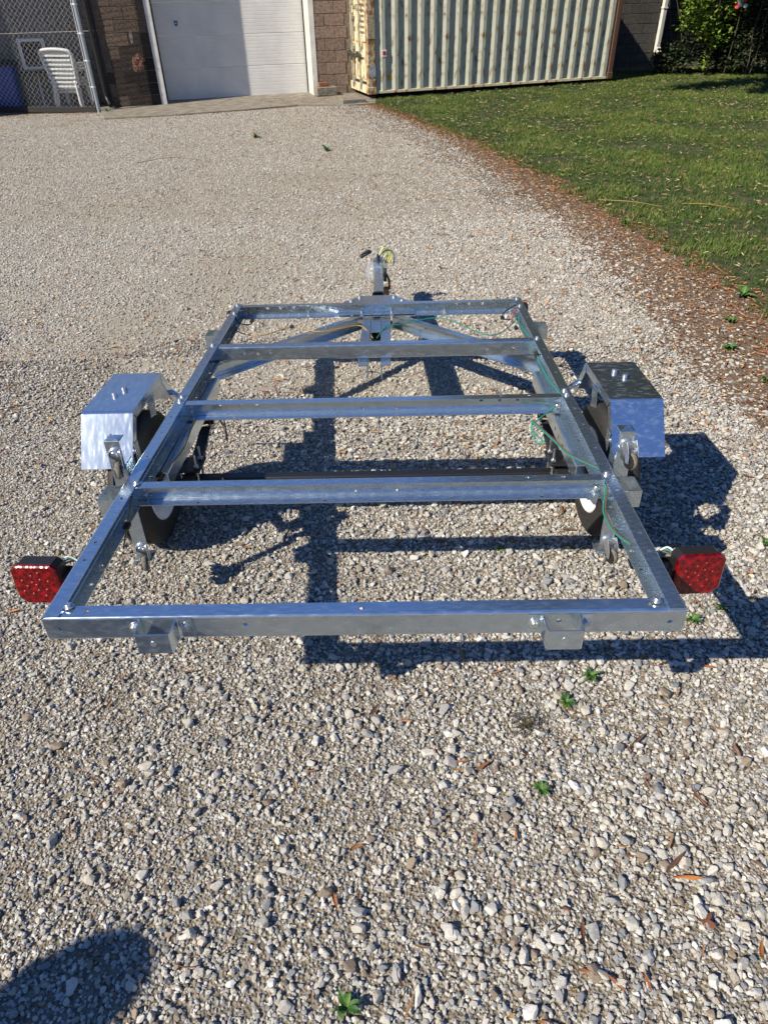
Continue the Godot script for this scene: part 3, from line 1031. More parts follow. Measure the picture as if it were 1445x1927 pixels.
	var pl = thing("white_pole", "thin white pole leaning between the blue bin and the stacked chairs", "pole", Transform3D(Basis.IDENTITY, V(-6.66, gh(-6.7), -15.6)))
	fm = MB.new()
	fm.tube([V(0, 0, 0), V(-0.06, 0.35, -0.15), V(-0.09, 0.56, -0.27)], 0.013, 8)
	part("shaft", fm, M.white_plastic, pl)
	fm = MB.new()
	fm.tube([V(0.0, 0.02, 0.0), V(0.05, 0.04, 0.02), V(0.08, 0.09, 0.02)], 0.013, 8)
	part("hook", fm, M.white_plastic, pl)


func make_chair(ch: Node3D):
	var W = 0.315
	var fr = MB.new()
	var top = []
	for s in [-1, 1]:
		fr.tube(spline([V(W * s * 0.8, 0.42, 0.18), V(W * s * 0.92, 0.62, 0.22), V(W * s, 0.84, 0.26)]), 0.024, 8)
	fr.tube(spline([V(-W, 0.83, 0.26), V(-W * 0.8, 0.88, 0.28), V(0, 0.90, 0.29), V(W * 0.8, 0.88, 0.28), V(W, 0.83, 0.26)]), 0.03, 8)
	part("back_frame", fr, M.white_plastic, ch)
	for k in 8:
		var y = 0.30 + k * 0.071
		var sl = MB.new()
		sl.box(V(0, y, 0.185 + k * 0.011), V(W * 1.75, 0.036, 0.014), 0.005)
		part("slat", sl, M.white_plastic, ch)
	var se = MB.new()
	se.box(V(0, 0.42, -0.02), V(0.5, 0.03, 0.44), 0.012)
	part("seat", se, M.white_plastic, ch)
	for s in [-1, 1]:
		for zz in [-1, 1]:
			var lg = MB.new()
			lg.tube([V(0.22 * s, 0.42, 0.17 * zz), V(0.26 * s, 0.0, 0.22 * zz)], 0.026, 8)
			part("leg", lg, M.white_plastic, ch)
		var ar = MB.new()
		ar.tube(spline([V(0.27 * s, 0.64, 0.22), V(0.30 * s, 0.66, 0.0), V(0.29 * s, 0.63, -0.2), V(0.25 * s, 0.42, -0.2)]), 0.022, 8)
		part("armrest", ar, M.white_plastic, ch)


# ------------------------------------------------------------------ planting to the right
func leaf_mesh(l: float, w: float, fold := 0.25) -> ArrayMesh:
	var m = MB.new()
	var a = V(0, 0, 0); var b = V(w, fold * w, l * 0.45); var c = V(0, 0.02 * l, l); var d = V(-w, fold * w, l * 0.45); var e = V(0, 0, l * 0.5)
	m.ftri(a, e, b); m.ftri(b, e, c); m.ftri(a, d, e); m.ftri(d, c, e)
	return m.mesh()


func mm(called: String, me: Mesh, xf: Array, cols: Array, material: Material, parent: Node) -> MultiMeshInstance3D:
	var q = MultiMesh.new()
	q.transform_format = MultiMesh.TRANSFORM_3D
	q.use_colors = true
	q.mesh = me
	q.instance_count = xf.size()
	var buf = PackedFloat32Array()
	buf.resize(xf.size() * 16)
	var i = 0
	for k in xf.size():
		var t: Transform3D = xf[k]
		var c: Color = cols[k]
		buf[i] = t.basis.x.x; buf[i + 1] = t.basis.y.x; buf[i + 2] = t.basis.z.x; buf[i + 3] = t.origin.x
		buf[i + 4] = t.basis.x.y; buf[i + 5] = t.basis.y.y; buf[i + 6] = t.basis.z.y; buf[i + 7] = t.origin.y
		buf[i + 8] = t.basis.x.z; buf[i + 9] = t.basis.y.z; buf[i + 10] = t.basis.z.z; buf[i + 11] = t.origin.z
		buf[i + 12] = c.r; buf[i + 13] = c.g; buf[i + 14] = c.b; buf[i + 15] = 1.0
		i += 16
	q.buffer = buf
	var o = MultiMeshInstance3D.new()
	o.name = called
	o.multimesh = q
	o.material_override = material
	parent.add_child(o, true)
	return o


# leaves through clumps: [centre, radii, count]
func crown(parent: Node, clumps: Array, me: Mesh, c0: Color, c1: Color, smin := 0.7, smax := 1.3):
	var xf = []; var cs = []
	for c in clumps:
		for k in c[2]:
			var dir = V(rng.randfn(), rng.randfn(), rng.randfn()).normalized()
			var p = c[0] + dir * pow(rng.randf(), 0.45) * c[1]
			var b = Basis.from_euler(V(rnd(-1.0, 0.6), rnd(0, TAU), rnd(-0.5, 0.5))).scaled(Vector3.ONE * rnd(smin, smax))
			xf.append(Transform3D(b, p))
			cs.append(c0.lerp(c1, rng.randf()) * rnd(0.75, 1.2))
	mm("crown", me, xf, cs, M.leaf, parent).set_meta("kind", "stuff")


func limb(parent: Node, called: String, pts: Array, r0: float, r1: float):
	var m = MB.new()
	m.tube(spline(pts, 4), r0, 8, true, r1)
	part(called, m, M.bark, parent)


func build_planting():
	var y = gh(7.1)
	var lf = leaf_mesh(0.085, 0.028)
	var s = thing("young_tree", "sunlit young tree with yellow green leaves in front of the board shed", "tree", Transform3D(Basis.IDENTITY, V(7.15, y, -17.75)))
	limb(s, "trunk", [V(0, 0, 0), V(0.01, 0.35, 0), V(-0.03, 0.9, -0.02), V(-0.1, 1.7, 0)], 0.045, 0.025)
	for k in 6:
		var a = rnd(0, TAU)
		limb(s, "limb", [V(-0.04, 0.7 + k * 0.15, 0), V(cos(a) * 0.3, 1.0 + k * 0.18, sin(a) * 0.3), V(cos(a) * 0.5, 1.35 + k * 0.2, sin(a) * 0.5)], 0.018, 0.006)
	crown(s, [[V(-0.45, 1.5, 0.1), V(0.42, 0.45, 0.4), 900], [V(-0.7, 1.15, 0.15), V(0.22, 0.35, 0.25), 280], [V(-0.3, 1.0, 0.1), V(0.35, 0.35, 0.3), 460], [V(0.0, 0.75, 0.05), V(0.33, 0.28, 0.3), 320], [V(0.1, 1.4, 0.0), V(0.5, 0.6, 0.5), 700], [V(-0.1, 0.3, 0.1), V(0.14, 0.18, 0.14), 50], [V(-0.85, 1.6, 0.1), V(0.15, 0.2, 0.2), 50]], lf, Color(0.05, 0.13, 0.012), Color(0.20, 0.26, 0.02))
	# dark shrubs behind and beside it
	var dk = [Color(0.012, 0.022, 0.008), Color(0.03, 0.05, 0.014)]
	var spots = [[8.15, -17.9, "dense dark shrub just right of the young tree"], [8.9, -17.6, "dense dark shrub at the right edge, nearest the lawn"], [6.55, -18.2, "low dark shrub between the downspout and the young tree"], [9.6, -18.6, "tall dark shrub at the right edge behind the others"], [7.75, -18.35, "dark shrub close behind the young tree's trunk"]]
	for k in spots.size():
		var e = spots[k]
		var b = thing("dark_shrub", e[2], "shrub", Transform3D(Basis.IDENTITY, V(e[0], gh(e[0]), e[1])), "dark shrubs along the back of the lawn")
		for q in 4:
			limb(b, "stem", [V(rnd(-0.1, 0.1), 0, rnd(-0.1, 0.1)), V(rnd(-0.2, 0.2), 0.6, rnd(-0.2, 0.2)), V(rnd(-0.4, 0.4), 1.4, rnd(-0.3, 0.3))], 0.022, 0.008)
		if k == 2:
			crown(b, [[V(0, 0.3, 0), V(0.5, 0.4, 0.35), 1100], [V(0.2, 0.8, -0.1), V(0.35, 0.6, 0.3), 500]], lf, dk[0], dk[1])
		else:
			crown(b, [[V(0, 0.9, 0), V(0.7, 0.8, 0.5), 2600], [V(0.1, 1.9, 0), V(0.8, 0.9, 0.6), 2200], [V(-0.35, 0.5, 0.2), V(0.5, 0.5, 0.45), 1000], [V(0.3, 2.8, 0.0), V(0.7, 0.8, 0.6), 900]], lf, dk[0], dk[1])
	var fl = thing("flower_cluster", "cluster of red and white blossoms high in the dark shrubs at top right", "flowers", Transform3D(Basis.IDENTITY, V(7.42, 1.43, -17.35)))
	for k in 9:
		var m = MB.new()
		m.lathe([Vector2(0, -0.03), Vector2(0.025, -0.02), Vector2(0.045, 0.01), Vector2(0.02, 0.02), Vector2(0, 0.012)], 8)
		part("blossom", m, M.red_print if k % 2 else M.white_print, fl, Transform3D(Basis.from_euler(V(rnd(0.4, 1.4), rnd(-0.6, 0.6), 0)), V(rnd(-0.14, 0.14), rnd(-0.07, 0.1), rnd(-0.05, 0.05))))
	limb(fl, "stalk", [V(0, -0.05, 0), V(0.05, -0.5, -0.1), V(0.1, -1.2, -0.3)], 0.008, 0.012)
	for k in 2:
		var x = [7.66, 7.74][k]
		var st = thing("sapling_stem", ["thin bare stem at the edge of the dark shrubs, left one of a pair", "thin bare stem at the edge of the dark shrubs, right one of a pair"][k], "stem", Transform3D(Basis.IDENTITY, V(x, gh(x), -16.95)))
		limb(st, "stem", [V(0, 0, 0), V(0.02 + 0.05 * k, 0.4, 0), V(0.0 + 0.1 * k, 0.9, -0.1), V(0.2, 2.0, -0.3)], 0.011, 0.007)
		crown(st, [[V(0.15, 1.6, -0.2), V(0.3, 0.4, 0.3), 120]], lf, dk[0], dk[1])


func big_tree(label: String, at: Vector3, h: float, r: float, n: int, group := "trees that stand beyond the frame"):
	var t = thing("tall_tree", label, "tree", Transform3D(Basis.IDENTITY, at), group)
	limb(t, "trunk", [V(0, 0, 0), V(0.1, h * 0.3, 0), V(-0.1, h * 0.6, 0.1), V(0, h * 0.85, 0)], 0.28, 0.08)
	var cl = []
	for k in 12:
		var a = rnd(0, TAU); var q = rnd(0.2, 0.75) * r
		var c = V(cos(a) * q, rnd(0.35, 0.9) * h, sin(a) * q)
		limb(t, "limb", [V(0, c.y * 0.7, 0), c * V(0.5, 0.85, 0.5) + V(0, c.y * 0.05, 0), c], 0.07, 0.02)
		cl.append([c, V(r * 0.5, h * 0.13, r * 0.5), n / 12])
	crown(t, cl, leaf_mesh(0.42, 0.16), Color(0.025, 0.05, 0.012), Color(0.06, 0.10, 0.025))


func build_off_frame_trees():
	big_tree("tall leafy tree behind the container, above the frame", V(4.6, 0, -24.0), 19.0, 4.2, 9000)
	big_tree("tall leafy tree behind the board shed, above the frame", V(10.5, 0.1, -23.5), 17.0, 4.5, 9000)
	var t = thing("willow_tree", "large willow right of the lawn, its trunk outside the frame", "tree", Transform3D(Basis.IDENTITY, V(8.6, gh(8.6), -11.5)), "trees that stand beyond the frame")
	limb(t, "trunk", [V(0, 0, 0), V(-0.1, 2.5, 0.1), V(0.1, 5.0, 0), V(0, 8.0, 0)], 0.36, 0.14)
	var cl = []
	for k in 26:
		var a = rnd(0, TAU); var q = rnd(0.9, 4.4)
		var c = V(cos(a) * q, rnd(5.5, 12.5), sin(a) * q)
		if k % 3 == 0:
			limb(t, "limb", [V(0, 4.5 + 0.1 * k, 0), c * V(0.5, 0.8, 0.5) + V(0, 1.2, 0), c + V(0, 0.6, 0)], 0.10, 0.02)
		cl.append([c, V(1.3, 1.6, 1.3), 620])
	for e in [[6.4, -15.9, 4.2], [7.3, -16.3, 4.4], [8.1, -15.8, 4.0], [7.7, -15.2, 4.3], [8.7, -16.6, 4.2], [8.9, -17.4, 4.6], [9.6, -16.8, 4.4], [9.4, -18.4, 4.8], [10.0, -18.9, 4.8], [10.4, -18.3, 5.0], [9.2, -17.7, 4.6], [9.9, -17.6, 4.8], [10.6, -19.2, 5.0]]:
		cl.append([V(e[0] - 1.04 * e[2] - 8.6, e[2], e[1] + 0.669 * e[2] + 11.5), V(0.42, 0.6, 0.42), 260])
	crown(t, cl, leaf_mesh(0.30, 0.055), Color(0.03, 0.055, 0.012), Color(0.08, 0.11, 0.025))


# ------------------------------------------------------------------ the trailer
func hexbolt() -> ArrayMesh:
	var m = MB.new()
	m.lathe([Vector2(0, 0), Vector2(0.0125, 0), Vector2(0.0125, 0.0018), Vector2(0, 0.0018)], 14)
	m.lathe([Vector2(0.0085, 0.0018), Vector2(0.0085, 0.007), Vector2(0.0072, 0.0085), Vector2(0, 0.0085)], 6)
	return m.mesh()


func build_trailer():
	var TR = Basis(V(0.99976, 0.01976, 0.0099), V(-0.01906, 0.9976, -0.0665), V(-0.0112, 0.0663, 0.99774)).orthonormalized()
	var TO = V(-0.05486, 0.61362, -1.11948)
	var off = V(0, 0.54, 1.13)          # from the trailer's base under the axle to the top of the rear rail
	var t = thing("utility_trailer", "bare galvanised steel utility trailer frame standing on the gravel", "trailer", Transform3D(TR, TO - TR * off))
	var A = Transform3D(Basis.IDENTITY, off)
	var w = 0.764; var LN = 2.438; var H = 0.0745; var FW = 0.0424; var th = 0.003; var rb = 0.007
	var bolt = hexbolt()
	var hr = 0.0065
	# side rails, each of two lengths that meet at the fold
	for s in [-1, 1]:
		for half in 2:
			var l0 = 0.0 if half == 0 else 1.262
			var l1 = 1.258 if half == 0 else LN
			var ht = []; var hw = []; var hb = []
			for zz in [0.22, 0.30, 0.52, 0.78, 0.95, 1.08, 1.42, 1.58, 1.68, 1.98, 2.12, 2.32]:
				if zz > l0 + 0.03 and zz < l1 - 0.03:
					var xx = zz - l0 if s < 0 else l1 - zz
					ht.append([xx, 0.022, hr]); hw.append([xx + 0.02, 0.037, hr]); hb.append([xx - 0.015, 0.026, hr])
			var m = MB.new()
			if s < 0:
				m.t = Transform3D(Basis(V(0, 0, -1), Y, X), V(-w, 0, -l0))
			else:
				m.t = Transform3D(Basis(Z, Y, -X), V(w, 0, -l1))
			m.channel(l1 - l0, H, FW, th, rb, ht, hw, hb)
			part("side_rail", m, M["galv%d" % ((half + (1 if s > 0 else 0)) % 3)], t, A)
	# cross members: [z of rear edge, opens to the rear, hole sets]
	var CW = w - 0.004
	var spots = [[0.0012, false], [-0.5829, true], [-1.1848, true], [-1.7969, false], [-LN + 0.0424, true]]
	for k in 5:
		var zc = spots[k][0]; var opens = spots[k][1]
		var ht = []; var hw = []; var hb = []
		if k == 0:
			ht = [[0.08, 0.022, hr], [w, 0.022, hr], [2 * w - 0.1, 0.022, hr]]
			hw = [[0.035, 0.038, hr], [2 * w - 0.035, 0.038, hr], [2 * w - 0.485, 0.03, hr], [0.297, 0.03, hr]]
		elif k == 3:
			hw = [[0.13, 0.035, 0.008], [0.19, 0.035, 0.008], [0.25, 0.035, 0.008], [2 * CW - 0.16, 0.034, 0.008], [2 * CW - 0.22, 0.034, 0.008], [2 * CW - 0.28, 0.034, 0.008]]
			ht = [[0.06, 0.02, 0.005], [0.9, 0.02, 0.005]]
		else:
			hw = [[0.17, 0.022, 0.008], [0.24, 0.022, 0.008], [0.31, 0.022, 0.008], [2 * CW - 0.34, 0.022, 0.008], [2 * CW - 0.27, 0.022, 0.008], [2 * CW - 0.2, 0.022, 0.008], [0.72, 0.05, 0.006], [0.85, 0.05, 0.006]]
			hb = [[0.22, 0.028, 0.006], [0.62, 0.028, 0.006], [1.02, 0.028, 0.006], [1.3, 0.028, 0.006]]
			ht = [[0.15, 0.02, 0.006], [0.77, 0.02, 0.006], [1.25, 0.02, 0.006], [1.36, 0.02, 0.006]]
		var m = MB.new()
		var hx = w if k == 0 else CW
		var hh = H - 0.003 if k == 0 else H - 0.0075
		if opens:
			m.t = Transform3D(Basis.IDENTITY, V(-hx, -0.0036, zc - FW))
		else:
			m.t = Transform3D(Basis(-X, Y, -Z), V(hx, -0.0036, zc))
		m.channel(2 * hx, hh, FW, th, rb, ht, hw, hb)
		part("cross_member", m, M["galv%d" % (k % 3)], t, A)
	# bolts on the flanges where the members meet
	for p in [[-0.71, -0.035], [0.70, -0.028], [-0.722, -0.605], [0.735, -0.612], [-0.742, -1.21], [-0.742, -1.245], [0.739, -1.20], [0.739, -1.238], [-0.746, -1.815], [0.738, -1.82], [-0.744, -2.415], [0.738, -2.42], [-0.735, -2.28], [0.735, -2.30]]:
		part("bolt", bolt, M.zinc, t, Transform3D(Basis(Y, rnd(0, 1)), off + V(p[0], 0.0003, p[1])))
	# bolts through the inside of webs
	for p in [[0.10, -0.03], [0.10, -0.055]]:
		for k in [1, 2, 4]:
			for s in [-1, 1]:
				part("bolt", bolt, M.zinc, t, Transform3D(Basis(X, PI / 2), off + V(s * (w - p[0] * 0.5), p[1], spots[k][0] - FW + th + 0.0005)))
	for p in [[-0.46, -0.035], [-0.27, -0.035], [0.46, -0.035], [0.27, -0.035]]:
		part("bolt", bolt, M.zinc, t, Transform3D(Basis(X, PI / 2), off + V(p[0], p[1], -LN + th + 0.0005)))
	for x in [-0.37, -0.085, 0.075, 0.36]:
		var bm = MB.new()
		bm.tube([V(x, -0.072, -LN + 0.026), V(x, -0.045, -LN + 0.026)], 0.006, 8)
		bm.box(V(x, -0.064, -LN + 0.026), V(0.018, 0.008, 0.018), 0.001)
		part("bolt", bm, M.zinc, t, A)
	# receiver pockets: bent straps
	var sp = strap([Vector2(-0.078, 0.0035), Vector2(-0.049, 0.0035), Vector2(-0.0445, 0.008), Vector2(-0.042, 0.056), Vector2(-0.039, 0.0595), Vector2(0.039, 0.0595), Vector2(0.042, 0.056), Vector2(0.0445, 0.008), Vector2(0.049, 0.0035), Vector2(0.078, 0.0035)], -0.0028)
	sp.reverse()
	var pk = MB.new()
	pk.t = Transform3D(Basis(X, Z, -Y), Vector3.ZERO)
	pk.extrude(sp, 0.0, 0.058)
	var pmesh = pk.mesh()
	var pockets = [[V(-0.483, -0.006, 0.0014), 0.0], [V(0.470, -0.010, 0.0014), 0.0], [V(-w, -0.012, -0.57), -PI / 2], [V(w, -0.012, -0.573), PI / 2], [V(-w, -0.012, -2.02), -PI / 2], [V(w, -0.012, -2.04), PI / 2]]
	for k in pockets.size():
		var P = Transform3D(Basis(Y, pockets[k][1]), off + pockets[k][0])
		var po = part("stake_pocket", pmesh, M["galv%d" % ((k + 1) % 3)], t, P)
		for s in [-1, 1]:
			part("bolt", bolt, M.zinc, po, Transform3D(Basis(X, PI / 2), V(0.062 * s, -0.026, 0.004)))
		var hd = MB.new()
		hd.t = Transform3D(Basis(X, PI / 2), V(0.0, -0.028, 0.0596))
		hd.lathe([Vector2(0, 0), Vector2(0.008, 0.0), Vector2(0.008, 0.0012), Vector2(0, 0.0012)], 10)
		part("rivet", hd, M.zinc, po)
	# A-frame braces and tongue
	for s in [-1, 1]:
		var a = V(0.760 * s, -0.080, -1.80); var b = V(0.08 * s, -0.080, -2.50)
		var d = (b - a).normalized()
		var m = MB.new()
		# channel lying open to the inside, top flange up
		var zz = V(-d.z, 0, d.x)
		if zz.z < 0: zz = -zz
		var xx = Y.cross(zz)
		m.t = Transform3D(Basis(xx, Y, zz), a if xx.dot(d) > 0 else b)
		m.channel((b - a).length(), 0.07, 0.045, 0.003, 0.007, [[0.35, 0.022, 0.006], [0.6, 0.022, 0.006]], [[0.25, 0.035, 0.006]])
		part("brace", m, M["galv%d" % (1 if s < 0 else 2)], t, A)
	var gp = MB.new()
	gp.t = Transform3D(Basis(X, -Z, Y), V(0, -0.062, 0))
	gp.extrude([Vector2(-0.215, 2.40), Vector2(0.20, 2.40), Vector2(0.185, 2.60), Vector2(0.085, 2.73), Vector2(-0.105, 2.73), Vector2(-0.20, 2.60)], 0, 0.006)
	part("gusset_plate", gp, M.galv1, t, A)
	for p in [[-0.15, -2.62], [-0.105, -2.69], [0.09, -2.69], [0.135, -2.62], [-0.18, -2.555], [0.165, -2.555]]:
		part("bolt", bolt, M.zinc, t, Transform3D(Basis.IDENTITY.scaled(Vector3.ONE * 1.15), off + V(p[0], -0.0558, p[1])))
	for s in [-1, 1]:
		var pm = MB.new()
		pm.box(V(-0.006 + s * 0.052, -0.083, -2.10), V(0.046, 0.006, 0.72), 0.0015)
		pm.box(V(-0.006 + s * 0.032, -0.117, -2.10), V(0.006, 0.066, 0.72), 0.0015)
		part("tongue_plate", pm, M["galv%d" % (1 if s < 0 else 0)], t, A)
	var sq = func(hx, hy, tk): return [hx, hy, tk]
	var inner = MB.new()
	square_tube(inner, V(-0.006, -0.108, -2.185), V(-0.006, -0.108, -2.70), 0.055, 0.055, 0.004)
	part("inner_tube", inner, M.galv0, t, A)
	var tt = MB.new()
	square_tube(tt, V(-0.002, -0.085, -2.80), V(-0.006, -0.082, -3.36), 0.060, 0.060, 0.004)
	part("tongue_tube", tt, M.galv1, t, A)
	var throat = MB.new()
	throat.loft([superring(V(-0.002, -0.085, -2.77), X, Y, 0.036, 0.036, 6), superring(V(-0.002, -0.085, -2.80), X, Y, 0.034, 0.034, 6), superring(V(-0.002, -0.085, -2.81), X, Y, 0.026, 0.026, 6), superring(V(-0.002, -0.085, -2.77), X, Y, 0.027, 0.027, 6)].slice(0, 3), false)
	part("tube_collar", throat, M.black_steel, t, A)
	var pin = MB.new()
	pin.box(V(-0.002, -0.098, -2.755), V(0.05, 0.07, 0.11), 0.006)
	part("pivot_block", pin, M.black_steel, t, A)
	var cp = MB.new()
	var cr = []
	for e in [[-3.33, 0.036, 0.034, -0.078, 6.0], [-3.39, 0.036, 0.036, -0.076, 5.0], [-3.45, 0.041, 0.04, -0.072, 4.0], [-3.50, 0.045, 0.044, -0.070, 3.0], [-3.54, 0.038, 0.036, -0.074, 2.4], [-3.565, 0.018, 0.02, -0.078, 2.2]]:
		cr.append(superring(V(-0.008, e[3], e[0]), X, Y, e[1], e[2], e[4], 20))
	cp.loft(cr)
	var co = part("coupler", cp, M.galv2, t, A)
	cp = MB.new()
	cp.box(V(-0.008, -0.028, -3.46), V(0.022, 0.03, 0.09), 0.006, Basis(X, 0.25))
	cp.tube([V(-0.008, -0.03, -3.44), V(-0.008, -0.002, -3.44)], 0.009, 8)
	part("latch", cp, M.black_steel, co)
	var jb = MB.new()
	jb.box(V(0.036, -0.07, -3.22), V(0.018, 0.06, 0.10), 0.004)
	jb.tube([V(0.045, -0.06, -3.2), V(0.06, -0.1, -3.2), V(0.062, -0.16, -3.22)], 0.007, 6)
	part("chain_bracket", jb, M.black_steel, t, A)
	# wiring gathered on the coupler
	for k in 7:
		var wm = MB.new()
		var a = rnd(-0.5, 1.3)
		var r = rnd(0.07, 0.13)
		wm.tube(spline([V(-0.008, -0.02, -3.47), V(-0.008 + r * 0.5 * cos(a), rnd(0.01, 0.05), -3.49), V(-0.008 + r * cos(a), rnd(-0.03, 0.02), -3.49 - r * 0.3 * sin(a)), V(r * 0.8 * cos(a + 0.4), -0.07, -3.47 - 0.1 * sin(a))]), 0.0034, 6)
		part("wire", wm, [M.wire_lime, M.wire_lime, M.wire_white, M.wire_green, M.wire_yellow, M.wire_lime, M.wire_brown][k], co)
	var pl = MB.new()
	pl.box(V(-0.095, -0.01, -3.52), V(0.085, 0.024, 0.028), 0.006, Basis(Y, 0.5) * Basis(Z, 0.35))
	part("plug", pl, M.black_plastic, co)
	# running wires
	var yw = [[V(-0.70, -0.07, -0.36), V(-0.715, -0.055, -0.45), V(-0.745, -0.045, -0.60)], [V(-0.735, -0.068, -0.64), V(-0.712, -0.072, -0.77), V(-0.688, -0.085, -0.97), V(-0.692, -0.075, -1.18), V(-0.655, -0.070, -1.235)], [V(-0.655, -0.070, -1.235), V(-0.63, -0.075, -1.25), V(-0.60, -0.10, -1.22), V(-0.575, -0.15, -1.17), V(-0.582, -0.16, -1.20), V(-0.595, -0.10, -1.25)], [V(-0.735, -0.05, -1.30), V(-0.745, -0.06, -1.6), V(-0.74, -0.06, -2.0), V(-0.74, -0.06, -2.25), V(-0.752, -0.05, -2.36), V(-0.72, -0.075, -2.225), V(-0.59, -0.078, -2.16), V(-0.44, -0.068, -2.25), V(-0.30, -0.075, -2.19), V(-0.19, -0.07, -2.215), V(-0.085, -0.074, -2.262), V(-0.02, -0.09, -2.12)]]
	for k in 4:
		var wm = MB.new()
		wm.tube(spline(yw[k]), 0.0028, 6)
		part("wire", wm, M.wire_brown if k == 2 else M.wire_yellow, t, A)
	var gw = [[V(0.0, -0.09, -2.12), V(0.045, -0.074, -2.24), V(0.11, -0.074, -2.27), V(0.337, -0.074, -2.36), V(0.508, -0.075, -2.13), V(0.60, -0.085, -2.12), V(0.70, -0.075, -2.26), V(0.735, -0.055, -2.33)], [V(0.735, -0.055, -2.30), V(0.725, -0.065, -2.22), V(0.742, -0.062, -1.99), V(0.735, -0.066, -1.78), V(0.735, -0.066, -1.53), V(0.75, -0.06, -1.35)], [V(0.735, -0.05, -1.24), V(0.62, -0.08, -1.14), V(0.60, -0.10, -1.11), V(0.64, -0.12, -1.04), V(0.61, -0.13, -1.08), V(0.60, -0.075, -1.13)], [V(0.60, -0.072, -1.13), V(0.65, -0.07, -0.965), V(0.685, -0.068, -0.85), V(0.755, -0.05, -0.72)], [V(0.742, -0.02, -0.63), V(0.728, -0.045, -0.575), V(0.708, -0.07, -0.50), V(0.712, -0.068, -0.40), V(0.735, -0.06, -0.33)]]
	for k in 5:
		var wm = MB.new()
		wm.tube(spline(gw[k]), 0.0028, 6)
		part("wire", wm, M.wire_green, t, A)
		if k >= 3:
			wm = MB.new()
			wm.tube(spline(gw[k].map(func(q): return q + V(0.005, 0.003, 0.004))), 0.0026, 6)
			part("wire", wm, M.wire_brown, t, A)
	var lp = MB.new()
	lp.tube(spline([V(-0.735, -0.02, -2.33), V(-0.70, 0.0, -2.33), V(-0.66, -0.03, -2.33), V(-0.665, -0.07, -2.32), V(-0.72, -0.06, -2.30), V(-0.745, -0.03, -2.32)]), 0.0032, 6)
	part("wire", lp, M.black_plastic, t, A)
	lp = MB.new()
	lp.tube(spline([V(0.73, -0.02, -2.38), V(0.66, -0.03, -2.30), V(0.64, -0.05, -2.25), V(0.68, -0.05, -2.24), V(0.70, -0.06, -2.22)]), 0.0030, 6)
	part("wire", lp, M.black_plastic, t, A)
	lp = MB.new()
	lp.tube(spline([V(0.735, -0.02, -2.36), V(0.70, -0.04, -2.28), V(0.69, -0.06, -2.23)]), 0.0028, 6)
	part("wire", lp, M.wire_red, t, A)
	for p in [V(-0.655, -0.05, -2.31), V(0.645, -0.05, -2.27), V(-0.44, -0.066, -2.25), V(0.70, -0.068, -2.16), V(0.735, -0.062, -1.78), V(-0.712, -0.070, -0.77), V(-0.715, -0.053, -0.45), V(0.742, -0.02, -0.625)]:
		var cn = MB.new()
		cn.box(p, V(0.02, 0.014, 0.026), 0.003)
		part("connector", cn, M.black_plastic, t, A)
	# side markers at the front
	for s in [-1, 1]:
		var mk = MB.new()
		mk.t = Transform3D(Basis(Z, -PI / 2 * s), V(s * w, -0.035, -2.33 if s < 0 else -2.36))
		mk.lathe([Vector2(0, 0), Vector2(0.034, 0), Vector2(0.034, 0.012), Vector2(0.028, 0.022), Vector2(0, 0.026)], 18)
		part("side_marker", mk, M.black_plastic, t, A)
	# spring rail under each side, axle, springs, wheels, fenders
	for s in [-1, 1]:
		var m = MB.new()
		if s < 0:
			m.t = Transform3D(Basis(Z, Y, -X), V(-0.694, -0.077, -1.62))
		else:
			m.t = Transform3D(Basis(-Z, Y, X), V(0.694, -0.077, -0.80))
		m.channel(0.82, 0.066, 0.045, 0.004, 0.008, [], [[0.2, 0.034, 0.007], [0.27, 0.034, 0.007], [0.33, 0.03, 0.009], [0.55, 0.034, 0.007], [0.62, 0.034, 0.007]])
		part("spring_rail", m, M["galv%d" % (2 if s > 0 else 0)], t, A)
		var sm = MB.new()
		for lf in 3:
			var pts = []
			var half = [0.28, 0.21, 0.14][lf]
			for k in 13:
				var q = -half + 2 * half * k / 12.0
				pts.append(V(0.725 * s, -0.265 - lf * 0.009 + 0.055 * pow(q / 0.28, 2), -1.13 + q))
			for k in 12:
				var p0 = pts[k]; var p1 = pts[k + 1]
				sm.box((p0 + p1) / 2, V(0.045, 0.0075, (p1 - p0).length() + 0.001), 0.001, Basis(X, -atan2(p1.y - p0.y, p1.z - p0.z)))
		part("leaf_spring", sm, M.spring, t, A)
		for e in [-0.28, 0.28]:
			var hg = MB.new()
			hg.box(V(0.725 * s - 0.026, -0.165, -1.13 + e), V(0.005, 0.09, 0.05), 0.001)
			hg.box(V(0.725 * s + 0.026, -0.165, -1.13 + e), V(0.005, 0.09, 0.05), 0.001)
			hg.tube([V(0.725 * s - 0.04, -0.19, -1.13 + e), V(0.725 * s + 0.04, -0.19, -1.13 + e)], 0.009, 8)
			part("spring_hanger", hg, M.black_steel, t, A)
		for e in [-0.035, 0.035]:
			var ub = MB.new()
			ub.tube([V(0.725 * s - 0.032, -0.175, -1.13 + e), V(0.725 * s - 0.032, -0.33, -1.13 + e), V(0.725 * s + 0.032, -0.33, -1.13 + e), V(0.725 * s + 0.032, -0.175, -1.13 + e)], 0.005, 8)
			for q in [-1, 1]:
				ub.box(V(0.725 * s + 0.032 * q, -0.226, -1.13 + e), V(0.018, 0.011, 0.018), 0.002)
			part("u_bolt", ub, M.zinc, t, A)
		var tp = MB.new()
		tp.box(V(0.725 * s, -0.237, -1.13), V(0.10, 0.008, 0.12), 0.002)
		part("tie_plate", tp, M.black_steel, t, A)
		build_wheel(t, A, s)
		build_fender(t, A, s, bolt)
		build_caster_bar(t, A, s, bolt)
		build_tail_light(t, A, s)
	var ax = MB.new()
